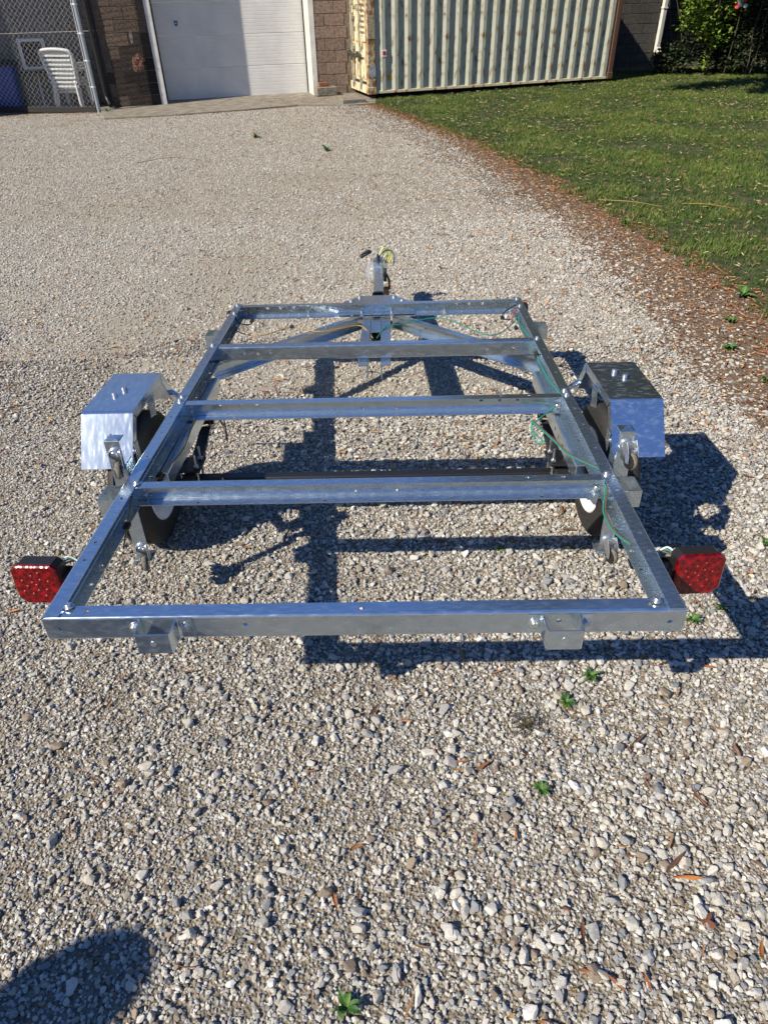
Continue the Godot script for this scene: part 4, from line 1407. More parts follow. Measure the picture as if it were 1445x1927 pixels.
	ax.box(V(0, -0.302, -1.115), V(1.58, 0.045, 0.045), 0.005)
	part("axle", ax, M.black_steel, t, A)


func square_tube(m: MB, a: Vector3, b: Vector3, hx: float, hy: float, tk: float):
	var o = []; var i = []
	var ro = superring(Vector3.ZERO, X, Y, hx / 2, hy / 2, 14.0, 20)
	var ri = superring(Vector3.ZERO, X, Y, hx / 2 - tk, hy / 2 - tk, 14.0, 20)
	for k in 20:
		var j = (k + 1) % 20
		m.quad(a + ro[k], a + ro[j], b + ro[j], b + ro[k])
		m.quad(a + ri[j], a + ri[k], b + ri[k], b + ri[j])
		m.quad(a + ro[j], a + ro[k], a + ri[k], a + ri[j])
		m.quad(b + ro[k], b + ro[j], b + ri[j], b + ri[k])


func build_wheel(t: Node3D, A: Transform3D, s: int):
	var wc = Node3D.new()
	wc.name = "wheel"
	t.add_child(wc, true)
	wc.transform = A * Transform3D(Basis(Z, -PI / 2 * s), V(s * 0.895, -0.275, -1.105))   # local +Y points outwards
	var ty = MB.new()
	var pf = [Vector2(0.152, -0.048), Vector2(0.170, -0.057), Vector2(0.178, -0.0615), Vector2(0.182, -0.0600), Vector2(0.19, -0.062), Vector2(0.204, -0.0635), Vector2(0.207, -0.0620), Vector2(0.215, -0.0635), Vector2(0.238, -0.060), Vector2(0.254, -0.052), Vector2(0.2615, -0.042), Vector2(0.2635, -0.030), Vector2(0.2575, -0.028), Vector2(0.2575, -0.023), Vector2(0.2645, -0.021), Vector2(0.265, -0.004), Vector2(0.259, -0.003), Vector2(0.259, 0.003), Vector2(0.265, 0.004), Vector2(0.2645, 0.021), Vector2(0.2575, 0.023), Vector2(0.2575, 0.028), Vector2(0.2635, 0.030), Vector2(0.2615, 0.042), Vector2(0.254, 0.052), Vector2(0.238, 0.060), Vector2(0.215, 0.0635), Vector2(0.19, 0.062), Vector2(0.166, 0.056), Vector2(0.152, 0.048)]
	ty.lathe(pf, 48)
	part("tyre", ty, M.rubber, wc)
	var rm = MB.new()
	rm.lathe([Vector2(0.0, -0.006), Vector2(0.05, -0.006), Vector2(0.09, -0.014), Vector2(0.118, -0.004), Vector2(0.13, -0.03), Vector2(0.150, -0.048), Vector2(0.166, -0.060), Vector2(0.170, -0.057), Vector2(0.153, -0.044)], 40)
	rm.lathe([Vector2(0.153, 0.044), Vector2(0.164, 0.053), Vector2(0.160, 0.056), Vector2(0.148, 0.044), Vector2(0.13, 0.03), Vector2(0.118, 0.006), Vector2(0.09, 0.0), Vector2(0.05, 0.006), Vector2(0, 0.006)], 40)
	var ro = part("rim", rm, M.rim, wc)
	var hb = MB.new()
	hb.lathe([Vector2(0, -0.10), Vector2(0.022, -0.10), Vector2(0.022, -0.06), Vector2(0.038, -0.055), Vector2(0.038, -0.006), Vector2(0.0, -0.006)], 18)
	hb.lathe([Vector2(0.03, 0.006), Vector2(0.03, 0.035), Vector2(0.024, 0.045), Vector2(0, 0.047)], 18)
	part("hub", hb, M.black_steel, wc)
	for k in 4:
		var lg = MB.new()
		var a = TAU * k / 4 + 0.4
		lg.t = Transform3D(Basis.IDENTITY, V(cos(a) * 0.05, 0.006, sin(a) * 0.05))
		lg.lathe([Vector2(0.010, 0), Vector2(0.010, 0.014), Vector2(0.006, 0.02), Vector2(0, 0.02)], 6)
		part("lug_nut", lg, M.zinc, wc)


func build_fender(t: Node3D, A: Transform3D, s: int, bolt: Mesh):
	var o = Node3D.new()
	o.name = "fender"
	t.add_child(o, true)
	var dz = 0.0 if s > 0 else 0.015
	o.transform = A * Transform3D(Basis.IDENTITY, V(0, 0, dz))
	# outline in (z, y) from the rear foot over the top to the front foot, with rounded bends
	var k = [Vector2(-0.895, -0.105), Vector2(-1.008, 0.052), Vector2(-1.016, 0.0585), Vector2(-1.026, 0.061), Vector2(-1.362, 0.061), Vector2(-1.372, 0.0585), Vector2(-1.380, 0.052), Vector2(-1.493, -0.105)]
	var xi = 0.845; var xo = 1.030
	var nr = []
	for i in k.size() - 1:
		var d = (k[i + 1] - k[i]).normalized()
		nr.append(Vector2(-d.y, d.x) * (1 if Vector2(-d.y, d.x).y > 0 else -1))
	var sh = MB.new()
	var lipd = 0.034
	var P = func(x, p): return V(x * s, p.y, p.x)
	for i in k.size() - 1:
		var n0 = nr[i]; var n1 = nr[i]
		var longest = func(q): return (k[q + 1] - k[q]).length() > 0.05
		if not longest.call(i):
			n0 = nr[i - 1] if longest.call(i - 1) else (nr[i] + nr[i - 1]).normalized()
			n1 = nr[i + 1] if longest.call(i + 1) else (nr[i] + nr[i + 1]).normalized()
		var a0 = P.call(xi, k[i]); var a1 = P.call(xo, k[i]); var b0 = P.call(xi, k[i + 1]); var b1 = P.call(xo, k[i + 1])
		var v0 = V(0, n0.y, n0.x); var v1 = V(0, n1.y, n1.x)
		var th = 0.0022
		for side in [1.0, -1.0]:
			var e0 = v0 * (0.0 if side > 0 else -th); var e1 = v1 * (0.0 if side > 0 else -th)
			if ((a1 - a0).cross(b0 - a0)).dot(v0) * side > 0:
				sh.squad(a0 + e0, a1 + e0, b1 + e1, b0 + e1, v0 * side, v0 * side, v1 * side, v1 * side)
			else:
				sh.squad(a0 + e0, b0 + e1, b1 + e1, a1 + e0, v0 * side, v1 * side, v1 * side, v0 * side)
		# lips along the inner and outer edge, folded towards the wheel
		for x in [xi, xo]:
			var ld = lipd if x == xi else 0.012
			var c0 = P.call(x, k[i] - n0 * ld); var c1 = P.call(x, k[i + 1] - n1 * ld)
			var A0 = P.call(x, k[i]); var B0 = P.call(x, k[i + 1])
			for q in [0.0, 0.0022 * (1 if x == xi else -1) * s]:
				var ov = V(q, 0, 0)
				var outn = X * s * (-1 if x == xi else 1) * (1 if q == 0.0 else -1)
				if ((B0 - A0).cross(c0 - A0)).dot(outn) > 0:
					sh.quad(A0 + ov, B0 + ov, c1 + ov, c0 + ov)
				else:
					sh.quad(A0 + ov, c0 + ov, c1 + ov, B0 + ov)
	part("shell", sh, M.fender if s < 0 else M.fender_stained, o)
	# support plate in the middle, front and rear brackets
	var br = MB.new()
	br.t = Transform3D(Basis(V(0, 0, -1), Y, X), Vector3.ZERO)
	br.extrude([Vector2(1.225, 0.03), Vector2(1.155, 0.03), Vector2(1.14, -0.14), Vector2(1.19, -0.14)].map(func(q): return q), 0.840 * s - 0.0015, 0.840 * s + 0.0015)
	part("bracket", br, M["galv%d" % (1 if s < 0 else 2)], o)
	br = MB.new()
	br.tube(spline([V(0.842 * s, -0.055, -1.44), V(0.80 * s, -0.06, -1.40), V(0.775 * s, -0.05, -1.35)]), 0.012, 8)
	br.box(V(0.770 * s, -0.045, -1.34), V(0.008, 0.05, 0.05), 0.002)
	part("bracket", br, M.galv1, o)
	br = MB.new()
	br.box(V(0.838 * s, -0.075, -0.955), V(0.004, 0.09, 0.035), 0.001)
	br.box(V(0.800 * s, -0.118, -0.955), V(0.075, 0.004, 0.035), 0.001)
	part("bracket", br, M.galv1, o)
	for p in [V(0.95 * s, 0.0615, -1.21), V(0.925 * s, 0.0615, -1.26)] if s > 0 else [V(0.935 * s, 0.0615, -1.20), V(0.955 * s, 0.0615, -1.15)]:
		var b = MB.new()
		b.lathe([Vector2(0.0105, 0), Vector2(0.0105, 0.011), Vector2(0.009, 0.0125), Vector2(0, 0.0125)], 6)
		part("bolt", b, M.zinc, o, Transform3D(Basis(Y, rnd(0, 1)), p))
	for p in [V(0.8445 * s, -0.06, -0.942), V(0.8445 * s, -0.06, -1.452)]:
		part("bolt", bolt, M.zinc, o, Transform3D(Basis(Z, PI / 2 * s), p))


func build_caster_bar(t: Node3D, A: Transform3D, s: int, bolt: Mesh):
	var o = Node3D.new()
	o.name = "caster_bar"
	t.add_child(o, true)
	var zb = -0.69
	o.transform = A * Transform3D(Basis.IDENTITY, V(0.805 * s, 0, zb))
	var m = MB.new()
	m.box(V(0, -0.13, 0), V(0.048, 0.47, 0.004), 0.001)
	m.box(V(0.0, 0.103, -0.022), V(0.048, 0.004, 0.045), 0.001)
	m.ftri(V(-0.024, 0.103, 0.001), V(0.024, 0.103, 0.001), V(0, 0.128, -0.012))
	m.ftri(V(0.024, 0.103, 0.001), V(-0.024, 0.103, 0.001), V(0, 0.128, -0.012))
	m.box(V(0.0, -0.364, -0.022), V(0.06, 0.004, 0.06), 0.001)
	m.box(V(-0.024 * s, -0.06, -0.028), V(0.004, 0.16, 0.056), 0.001)
	part("bar", m, M["galv%d" % (0 if s < 0 else 2)], o)
	part("bolt", bolt, M.zinc, o, Transform3D(Basis(X, PI / 2), V(0, -0.09, 0.002)))
	for y in [0.058, -0.315]:
		var c = Node3D.new()
		c.name = "caster"
		o.add_child(c, true)
		c.transform = Transform3D(Basis.IDENTITY, V(0.002, y, 0.002))
		var fk = MB.new()
		fk.t = Transform3D(Basis(X, PI / 2), Vector3.ZERO)
		fk.lathe([Vector2(0, 0), Vector2(0.021, 0), Vector2(0.023, 0.004), Vector2(0.021, 0.009), Vector2(0.013, 0.010), Vector2(0.012, 0.014), Vector2(0.009, 0.016), Vector2(0, 0.016)], 20)
		fk.t = Transform3D.IDENTITY
		var yaw = 0.35
		fk.t = Transform3D(Basis(Y, yaw), Vector3.ZERO)
		for q in [-1, 1]:
			var pl = []
			for k in 7:
				var f = k / 6.0
				pl.append(V(q * 0.0175, 0.016 - 0.058 * f, 0.010 + 0.026 * sin(f * 1.6)))
			for k in 6:
				var p0 = pl[k]; var p1 = pl[k + 1]
				var wd = lerpf(0.030, 0.016, k / 5.0)
				fk.box((p0 + p1) / 2, V(0.002, (p1 - p0).length() + 0.002, wd), 0.0005, Basis(X, atan2(p1.z - p0.z, p1.y - p0.y)))
		part("fork", fk, M.zinc, c)
		var wt = Transform3D(Basis(Y, yaw), Vector3.ZERO) * Transform3D(Basis(Z, PI / 2), V(0, -0.040, 0.034))
		var wh = MB.new()
		wh.t = wt
		wh.lathe([Vector2(0, -0.0115), Vector2(0.02, -0.0115), Vector2(0.0245, -0.010), Vector2(0.0255, -0.0075), Vector2(0.0255, 0.0075), Vector2(0.0245, 0.010), Vector2(0.02, 0.0115), Vector2(0, 0.0115)], 20)
		part("roller", wh, M.black_plastic, c)
		wh = MB.new()
		wh.t = wt
		wh.lathe([Vector2(0.0255, -0.0075), Vector2(0.0280, -0.005), Vector2(0.0285, 0.0), Vector2(0.0280, 0.005), Vector2(0.0255, 0.0075)], 24)
		part("tread", wh, M.caster_tread, c)


func build_tail_light(t: Node3D, A: Transform3D, s: int):
	var o = Node3D.new()
	o.name = "tail_light"
	t.add_child(o, true)
	o.transform = A * Transform3D(Basis(Y, 0.04 * s) * Basis(X, -0.05) * Basis.from_scale(V(1.08, 1.03, 0.8)), V(s * 0.874, -0.062, -0.2))
	var oct = func(h, c): return [Vector2(-h + c, -h * 1.03), Vector2(h - c, -h * 1.03), Vector2(h, -h * 1.03 + c), Vector2(h, h * 1.03 - c * 0.7), Vector2(h - c * 0.7, h * 1.03), Vector2(-h + c * 0.7, h * 1.03), Vector2(-h, h * 1.03 - c * 0.7), Vector2(-h, -h * 1.03 + c)]
	var b = MB.new()
	b.extrude(oct.call(0.055, 0.018), -0.055, -0.012, 20)
	b.extrude(oct.call(0.058, 0.018), -0.012, -0.004, 20)
	part("housing", b, M.black_plastic, o)
	var l = MB.new()
	var o1 = oct.call(0.0575, 0.018); var o2 = oct.call(0.054, 0.018)
	l.extrude(o1, -0.0035, 0.008, 20)
	for i in 8:
		var a = o1[i]; var c = o1[(i + 1) % 8]; var d = o2[(i + 1) % 8]; var e = o2[i]
		l.quad(V(a.x, a.y, 0.0081), V(c.x, c.y, 0.0081), V(d.x, d.y, 0.012), V(e.x, e.y, 0.012))
	l.extrude(o2, 0.0079, 0.0121, 20)
	var ln = part("lens", l, M.lens, o)
	for k in 13:
		var d = MB.new()
		var a = k * 2.39996; var r = 0.012 * sqrt(k)
		d.t = Transform3D(Basis(X, PI / 2), V(r * cos(a), r * sin(a), 0.0122))
		d.lathe([Vector2(0.0048, 0), Vector2(0.0038, 0.0018), Vector2(0.002, 0.0027), Vector2(0, 0.003)], 10)
		part("bead", d, M.lens_bead, ln)
	var sm = MB.new()
	sm.box(V(s * 0.0575, 0.0, -0.032), V(0.006, 0.05, 0.022), 0.002)
	part("side_lens", sm, M.lens, o)
	var br = MB.new()
	br.box(V(-s * 0.062, 0.0, -0.058), V(0.066, 0.05, 0.005), 0.001)
	br.box(V(-s * 0.073, -0.012, -0.03), V(0.04, 0.055, 0.05), 0.006)
	part("bracket", br, M.black_steel, o)
	if s < 0:
		br = MB.new()
		br.box(V(-0.052, -0.045, -0.03), V(0.022, 0.022, 0.03), 0.003)
		part("licence_lamp", br, M.white_plastic, o)
	for k in 3:
		var w = MB.new()
		w.tube(spline([V(-s * 0.04, 0.03 - k * 0.005, -0.055), V(-s * 0.06, 0.045 - k * 0.008, -0.075), V(-s * 0.085, 0.02, -0.08 - k * 0.006), V(-s * 0.1, 0.0, -0.05)]), 0.0028, 6)
		part("wire", w, [M.wire_white, M.wire_green, M.wire_brown][k], o)


# ------------------------------------------------------------------ small things
func build_small_things():
	var wp = thing("wooden_prop", "short brown timber prop under the trailer tongue", "timber", Transform3D(Basis(Y, 0.1), V(0.015, 0.0, -4.28)))
	var m = MB.new()
	m.box(V(0, 0.13, 0), V(0.05, 0.27, 0.05), 0.003)
	part("post", m, M.wood, wp)
	m = MB.new()
	m.box(V(0, 0.012, 0), V(0.16, 0.025, 0.12), 0.003)
	part("foot", m, M.wood, wp)
	# crumpled clear bag round the coupler
	var bg = MB.new()
	var nz = FastNoiseLite.new()
	nz.seed = 3; nz.frequency = 14.0
	var rings = []
	for i in 12:
		var f = i / 11.0
		var r = 0.050 + 0.018 * sin(f * PI)
		var ring = superring(V(-0.02 - 0.02 * sin(f * 3.0), 0.30 + 0.015 * sin(f * 5.0), -4.40 - f * 0.18), X, Y, r, r * 0.75, 2.0, 22)
		for k in ring.size():
			ring[k] += V(nz.get_noise_3d(ring[k].x, ring[k].y, ring[k].z), nz.get_noise_3d(ring[k].y + 9, ring[k].z, ring[k].x), nz.get_noise_3d(ring[k].z, ring[k].x + 4, ring[k].y)) * 0.035
		rings.append(ring)
	bg.loft(rings, false)
	tag(part("plastic_bag", bg, M.bag, self), "crumpled clear plastic bag wrapped round the trailer coupler", "bag")
	# concrete blocks under the container
	var spots = [[V(-1.13, 0.03, -16.22), V(0.42, 0.16, 0.24), 0.34, "grey concrete block under the far corner of the container doors"], [V(-0.55, 0.0, -15.05), V(0.46, 0.10, 0.30), 0.32, "flat grey concrete block under the near rusty container corner"]]
	for e in spots:
		var cb = MB.new()
		cb.box(V(0, e[1].y / 2, 0), e[1], 0.012)
		var o = part("concrete_block", cb, M.concrete, self, Transform3D(Basis(Y, e[2]), e[0] + Y * gh(e[0].x)))
		tag(o, e[3], "block")
	var bk = MB.new()
	bk.box(V(0, 0.033, 0), V(0.2, 0.065, 0.1), 0.004)
	for k in 2:
		bk.t = Transform3D(Basis.IDENTITY, V(-0.04 + 0.08 * k, 0.033, 0.051))
		bk.box(Vector3.ZERO, V(0.035, 0.035, 0.004))
		bk.t = Transform3D.IDENTITY
	tag(part("brick", bk, M.red_brick, self, Transform3D(Basis(Y, 0.3), V(-1.16, 0.17, -16.2))), "red brick lying on the far concrete block by the container", "brick")
	# long yellow twigs on the lawn edge
	for e in [[V(2.17, 0, -7.28), V(2.45, 0.015, -7.12), V(2.70, 0, -6.96), "yellow willow twig lying across the soil edge and the lawn"], [V(2.92, 0, -7.05), V(3.1, 0.02, -6.93), V(3.37, 0, -6.79), "yellow willow twig lying wholly on the lawn"], [V(-3.2, 0, -9.8), V(-2.8, 0.03, -9.95), V(-2.4, 0.0, -9.9), "dark dry twig on the far gravel at left"]]:
		var tw = MB.new()
		var up = 0.03
		tw.tube(spline([e[0] + Y * (gh(e[0].x) + up), e[1] + Y * (gh(e[1].x) + up), e[2] + Y * (gh(e[2].x) + up)]), 0.004, 5, true, 0.002)
		tag(part("twig", tw, M.wire_yellow if e[0].x > 0 else M.wire_brown, self), e[3], "twig")
	# weeds
	var W = [[0.66, -1.40, 0.05, "small green weed in front of the trailer's rear right pocket"], [0.56, -1.30, 0.045, "dark green feathery weed just nearer than the one by the rear right pocket"], [1.19, -1.68, 0.04, "small bright weed to the right of the trailer's right corner, farther one"], [1.07, -1.63, 0.045, "leafy weed touching the shadow gap beside the trailer's right corner"], [-0.09, -0.51, 0.05, "flat rosette weed at the bottom edge of the gravel"], [2.5, -4.64, 0.13, "largest green weed clump on the soil edge at right"], [2.25, -4.21, 0.09, "green weed clump on the soil edge, nearer than the largest one"], [2.07, -3.8, 0.08, "low green weed on the gravel right of the right fender"], [2.2, -6.46, 0.12, "green weed tuft at the soil edge beneath the yellow twig"], [1.5, -2.03, 0.06, "weed at the right edge of the frame beside the fender shadow"], [0.43, -1.01, 0.04, "tiny green weed among coarse stones in front of the trailer"], [2.11, -3.38, 0.07, "weed at the right edge of the frame level with the right fender"], [2.29, -6.0, 0.06, "small weed on the brown soil, farthest of three"], [2.31, -5.67, 0.07, "small weed on the brown soil, middle of three"], [2.38, -5.37, 0.06, "small weed on the brown soil, nearest of three"], [0.46, -2.02, 0.035, "tiny weed inside the trailer frame near the rear rail"], [0.88, -2.22, 0.04, "tiny weed by the right tyre"], [-5.18, -14.85, 0.14, "bright green weed at the foot of the fence post"], [-1.9, -11.6, 0.12, "low dry weed patch on the far gravel, left one"], [-0.75, -10.4, 0.12, "low dry weed patch on the far gravel, right one"]]
	for e in W:
		tag(part("weed", weed(e[2] * 0.75), M.leaf, self, Transform3D(Basis(Y, rnd(0, TAU)), V(e[0], gh(e[0]) + 0.008, e[1]))), e[3], "weed", "weeds in the gravel and soil")
	var dw = MB.new()
	dw.colored = true
	for k in 60:
		dw.col = Color(0.05, 0.035, 0.02).lerp(Color(0.12, 0.10, 0.04), rng.randf())
		var a = rnd(0, TAU); var r = rnd(0.0, 0.06)
		var p = V(cos(a) * r, 0.002, sin(a) * r); var q = p + V(rnd(-0.03, 0.03), rnd(0.005, 0.03), rnd(-0.03, 0.03))
		dw.tube([p, (p + q) / 2 + Y * 0.006, q], 0.0012, 3, false)
	tag(part("dry_weed", dw, M.leaf, self, Transform3D(Basis.IDENTITY, V(0.42, 0.02, -1.21))), "brown withered moss clump among the gravel in front of the trailer", "weed")


func weed(r: float) -> MB:
	var m = MB.new()
	m.colored = true
	for k in int(rnd(18, 28)):
		var a = rnd(0, TAU); var l = r * rnd(0.35, 1.0); var w = l * rnd(0.13, 0.22); var up = rnd(0.15, 0.75)
		m.col = Color(0.025, 0.075, 0.015).lerp(Color(0.08, 0.17, 0.025), rng.randf())
		var d = V(cos(a), 0, sin(a)); var sd = V(-sin(a), 0, cos(a))
		var last = []
		for q in 5:
			var f = q / 4.0
			var c = d * l * f + Y * (l * up * sin(f * 2.2))
			var hw = w * sin(PI * minf(1.0, f * 0.9 + 0.12)) * (0.0 if q == 4 else 1.0) + 0.0004
			var row = [c - sd * hw + Y * hw * 0.3, c, c + sd * hw + Y * hw * 0.3]
			if last:
				m.quad(last[0], last[1], row[1], row[0])
				m.quad(last[1], last[2], row[2], row[1])
			last = row
	return m


# ------------------------------------------------------------------ person beside the camera, only the shadow shows
func build_person():
	var p = thing("person", "standing person in dark clothes whose rounded shadow falls on the near gravel", "person", Transform3D(Basis(Y, -0.9), V(-2.425, gh(-2.425), 0.565)))
	var B = [[V(0, 0.92, 0), V(0, 1.12, 0), 0.15, 0.14], [V(0, 1.12, 0), V(0, 1.38, 0.0), 0.15, 0.155], [V(-0.16, 1.40, 0), V(0.16, 1.40, 0), 0.075, 0.075], [V(0, 1.42, 0), V(0, 1.55, 0.0), 0.06, 0.055]]
	for s in [-1, 1]:
		B.append([V(0.09 * s, 0.92, 0), V(0.11 * s, 0.5, 0.01), 0.095, 0.065])
		B.append([V(0.11 * s, 0.5, 0.01), V(0.12 * s, 0.08, -0.02), 0.062, 0.042])
		B.append([V(0.12 * s, 0.05, -0.04), V(0.14 * s, 0.04, 0.15), 0.045, 0.035])
		B.append([V(0.19 * s, 1.39, 0), V(0.25 * s, 1.12, 0.0), 0.055, 0.045])
		B.append([V(0.25 * s, 1.12, 0.0), V(0.24 * s, 0.88, 0.08), 0.043, 0.032])
		B.append([V(0.24 * s, 0.88, 0.08), V(0.235 * s, 0.78, 0.11), 0.03, 0.026])
	part("body", nets(B, 0.03, 0.03), M.cloth, p)
	part("head", nets([[V(0, 1.64, 0.02), V(0, 1.68, 0.01), 0.075, 0.088], [V(0, 1.58, 0.03), V(0, 1.62, 0.05), 0.05, 0.06], [V(0, 1.635, 0.10), V(0, 1.60, 0.115), 0.012, 0.016], [V(-0.085, 1.63, 0.0), V(-0.085, 1.66, 0.0), 0.018, 0.02], [V(0.085, 1.63, 0.0), V(0.085, 1.66, 0.0), 0.018, 0.02]], 0.012, 0.012), M.skin, p)
	part("hood", nets([[V(0, 1.70, -0.01), V(0, 1.62, -0.04), 0.11, 0.115], [V(0, 1.60, -0.04), V(0, 1.50, -0.03), 0.11, 0.10]], 0.016, 0.02), M.cloth, p)


func nets(B: Array, cell: float, k: float) -> MB:
	var lo = Vector3.ONE * 1e9; var hi = -lo
	for b in B:
		for q in 2:
			lo = lo.min(b[q] - Vector3.ONE * (b[q + 2] + 2.5 * cell)); hi = hi.max(b[q] + Vector3.ONE * (b[q + 2] + 2.5 * cell))
	var nx = int((hi.x - lo.x) / cell) + 2; var ny = int((hi.y - lo.y) / cell) + 2; var nz = int((hi.z - lo.z) / cell) + 2
	var f = PackedFloat32Array()
	f.resize(nx * ny * nz)
	var fld = func(p: Vector3) -> float:
		var d = 1e9
		for b in B:
			var ab = b[1] - b[0]
			var h = clampf((p - b[0]).dot(ab) / maxf(ab.length_squared(), 1e-9), 0, 1)
			var q = (p - b[0] - ab * h).length() - lerpf(b[2], b[3], h)
			var e = maxf(k - absf(d - q), 0.0) / k
			d = minf(d, q) - e * e * k * 0.25
		return d
	for z in nz:
		for y in ny:
			for x in nx:
				f[(z * ny + y) * nx + x] = fld.call(lo + V(x, y, z) * cell)
	var idx = {}
	var vs = []
	for z in nz - 1:
		for y in ny - 1:
			for x in nx - 1:
				var sum = Vector3.ZERO; var cnt = 0
				for e in 12:
					var a = [0, 2, 4, 6, 0, 1, 4, 5, 0, 1, 2, 3][e]; var b = [1, 3, 5, 7, 2, 3, 6, 7, 4, 5, 6, 7][e]
					var pa = V(a & 1, (a >> 1) & 1, a >> 2); var pb = V(b & 1, (b >> 1) & 1, b >> 2)
					var fa = f[((z + int(pa.z)) * ny + y + int(pa.y)) * nx + x + int(pa.x)]; var fb = f[((z + int(pb.z)) * ny + y + int(pb.y)) * nx + x + int(pb.x)]
					if (fa < 0) != (fb < 0):
						sum += pa.lerp(pb, fa / (fa - fb)); cnt += 1
				if cnt:
					idx[Vector3i(x, y, z)] = vs.size()
					vs.append(lo + (V(x, y, z) + sum / cnt) * cell)
	var m = MB.new()
	var nrm = []
	for q in vs:
		var h = cell * 0.5
		nrm.append(V(fld.call(q + X * h) - fld.call(q - X * h), fld.call(q + Y * h) - fld.call(q - Y * h), fld.call(q + Z * h) - fld.call(q - Z * h)).normalized())
	var axs = [Vector3i(1, 0, 0), Vector3i(0, 1, 0), Vector3i(0, 0, 1)]
	for z in range(1, nz - 1):
		for y in range(1, ny - 1):
			for x in range(1, nx - 1):
				var c = Vector3i(x, y, z)
				var f0 = f[(z * ny + y) * nx + x]
				for a in 3:
					var d = c + axs[a]
					var f1 = f[(d.z * ny + d.y) * nx + d.x]
					if (f0 < 0) == (f1 < 0): continue
					var u = axs[(a + 1) % 3]; var w = axs[(a + 2) % 3]
					var q = [c - u - w, c - w, c, c - u]
					if not (idx.has(q[0]) and idx.has(q[1]) and idx.has(q[2]) and idx.has(q[3])): continue
					var i = [idx[q[0]], idx[q[1]], idx[q[2]], idx[q[3]]]
					if f0 >= 0: i.reverse()
					m.squad(vs[i[0]], vs[i[1]], vs[i[2]], vs[i[3]], nrm[i[0]], nrm[i[1]], nrm[i[2]], nrm[i[3]])
	return m


# ------------------------------------------------------------------ gravel, leaves, grass
func stone_mesh() -> ArrayMesh:
	# a convex rock: the nearest of random planes in every direction of a twice divided icosahedron, flat shaded
	var ph = (1.0 + sqrt(5.0)) / 2.0
	var v = [V(-1, ph, 0), V(1, ph, 0), V(-1, -ph, 0), V(1, -ph, 0), V(0, -1, ph), V(0, 1, ph), V(0, -1, -ph), V(0, 1, -ph), V(ph, 0, -1), V(ph, 0, 1), V(-ph, 0, -1), V(-ph, 0, 1)]
	var f = [[0, 11, 5], [0, 5, 1], [0, 1, 7], [0, 7, 10], [0, 10, 11], [1, 5, 9], [5, 11, 4], [11, 10, 2], [10, 7, 6], [7, 1, 8], [3, 9, 4], [3, 4, 2], [3, 2, 6], [3, 6, 8], [3, 8, 9], [4, 9, 5], [2, 4, 11], [6, 2, 10], [8, 6, 7], [9, 8, 1]]
	var pl = []
	for k in 11:
		var y = 1.0 - 2.0 * (k + 0.5) / 11.0
		var a = k * 2.39996
		var d = V(sqrt(1 - y * y) * cos(a), y, sqrt(1 - y * y) * sin(a)) + V(rng.randfn(), rng.randfn(), rng.randfn()) * 0.28
		pl.append([d.normalized(), rnd(0.62, 0.98)])
	var sc = V(1.0, rnd(0.5, 0.75), rnd(0.6, 0.9))
	var cut = func(p: Vector3) -> Vector3:
		p = p.normalized()
		var r = 1.25
		for e in pl:
			var d = p.dot(e[0])
			if d > 0.05: r = minf(r, e[1] / d)
		return p * r * sc
	var m = MB.new()
	var tris = []
	for t in f:
		tris.append([v[t[0]].normalized(), v[t[1]].normalized(), v[t[2]].normalized()])
	for round in 2:
		var nx = []
		for t in tris:
			var ab = (t[0] + t[1]).normalized(); var bc = (t[1] + t[2]).normalized(); var ca = (t[2] + t[0]).normalized()
			nx.append([t[0], ab, ca]); nx.append([ab, t[1], bc]); nx.append([ca, bc, t[2]]); nx.append([ab, bc, ca])
		tris = nx
	for q in tris:
		m.ftri(cut.call(q[0]), cut.call(q[1]), cut.call(q[2]))
	return m.mesh()


func stone_color() -> Color:
	var r = rng.randf()
	var c: Color
	if r < 0.34: c = Color(0.48, 0.465, 0.425)
	elif r < 0.58: c = Color(0.42, 0.39, 0.335)
	elif r < 0.76: c = Color(0.34, 0.34, 0.33)
	elif r < 0.85: c = Color(0.21, 0.22, 0.235)
	elif r < 0.93: c = Color(0.25, 0.20, 0.15)
	else: c = Color(0.60, 0.585, 0.545)
	return c * rnd(0.8, 1.18)


func half_width(z: float) -> float:
	return 0.567 * (0.79 * absf(z) + 1.09) + 0.35


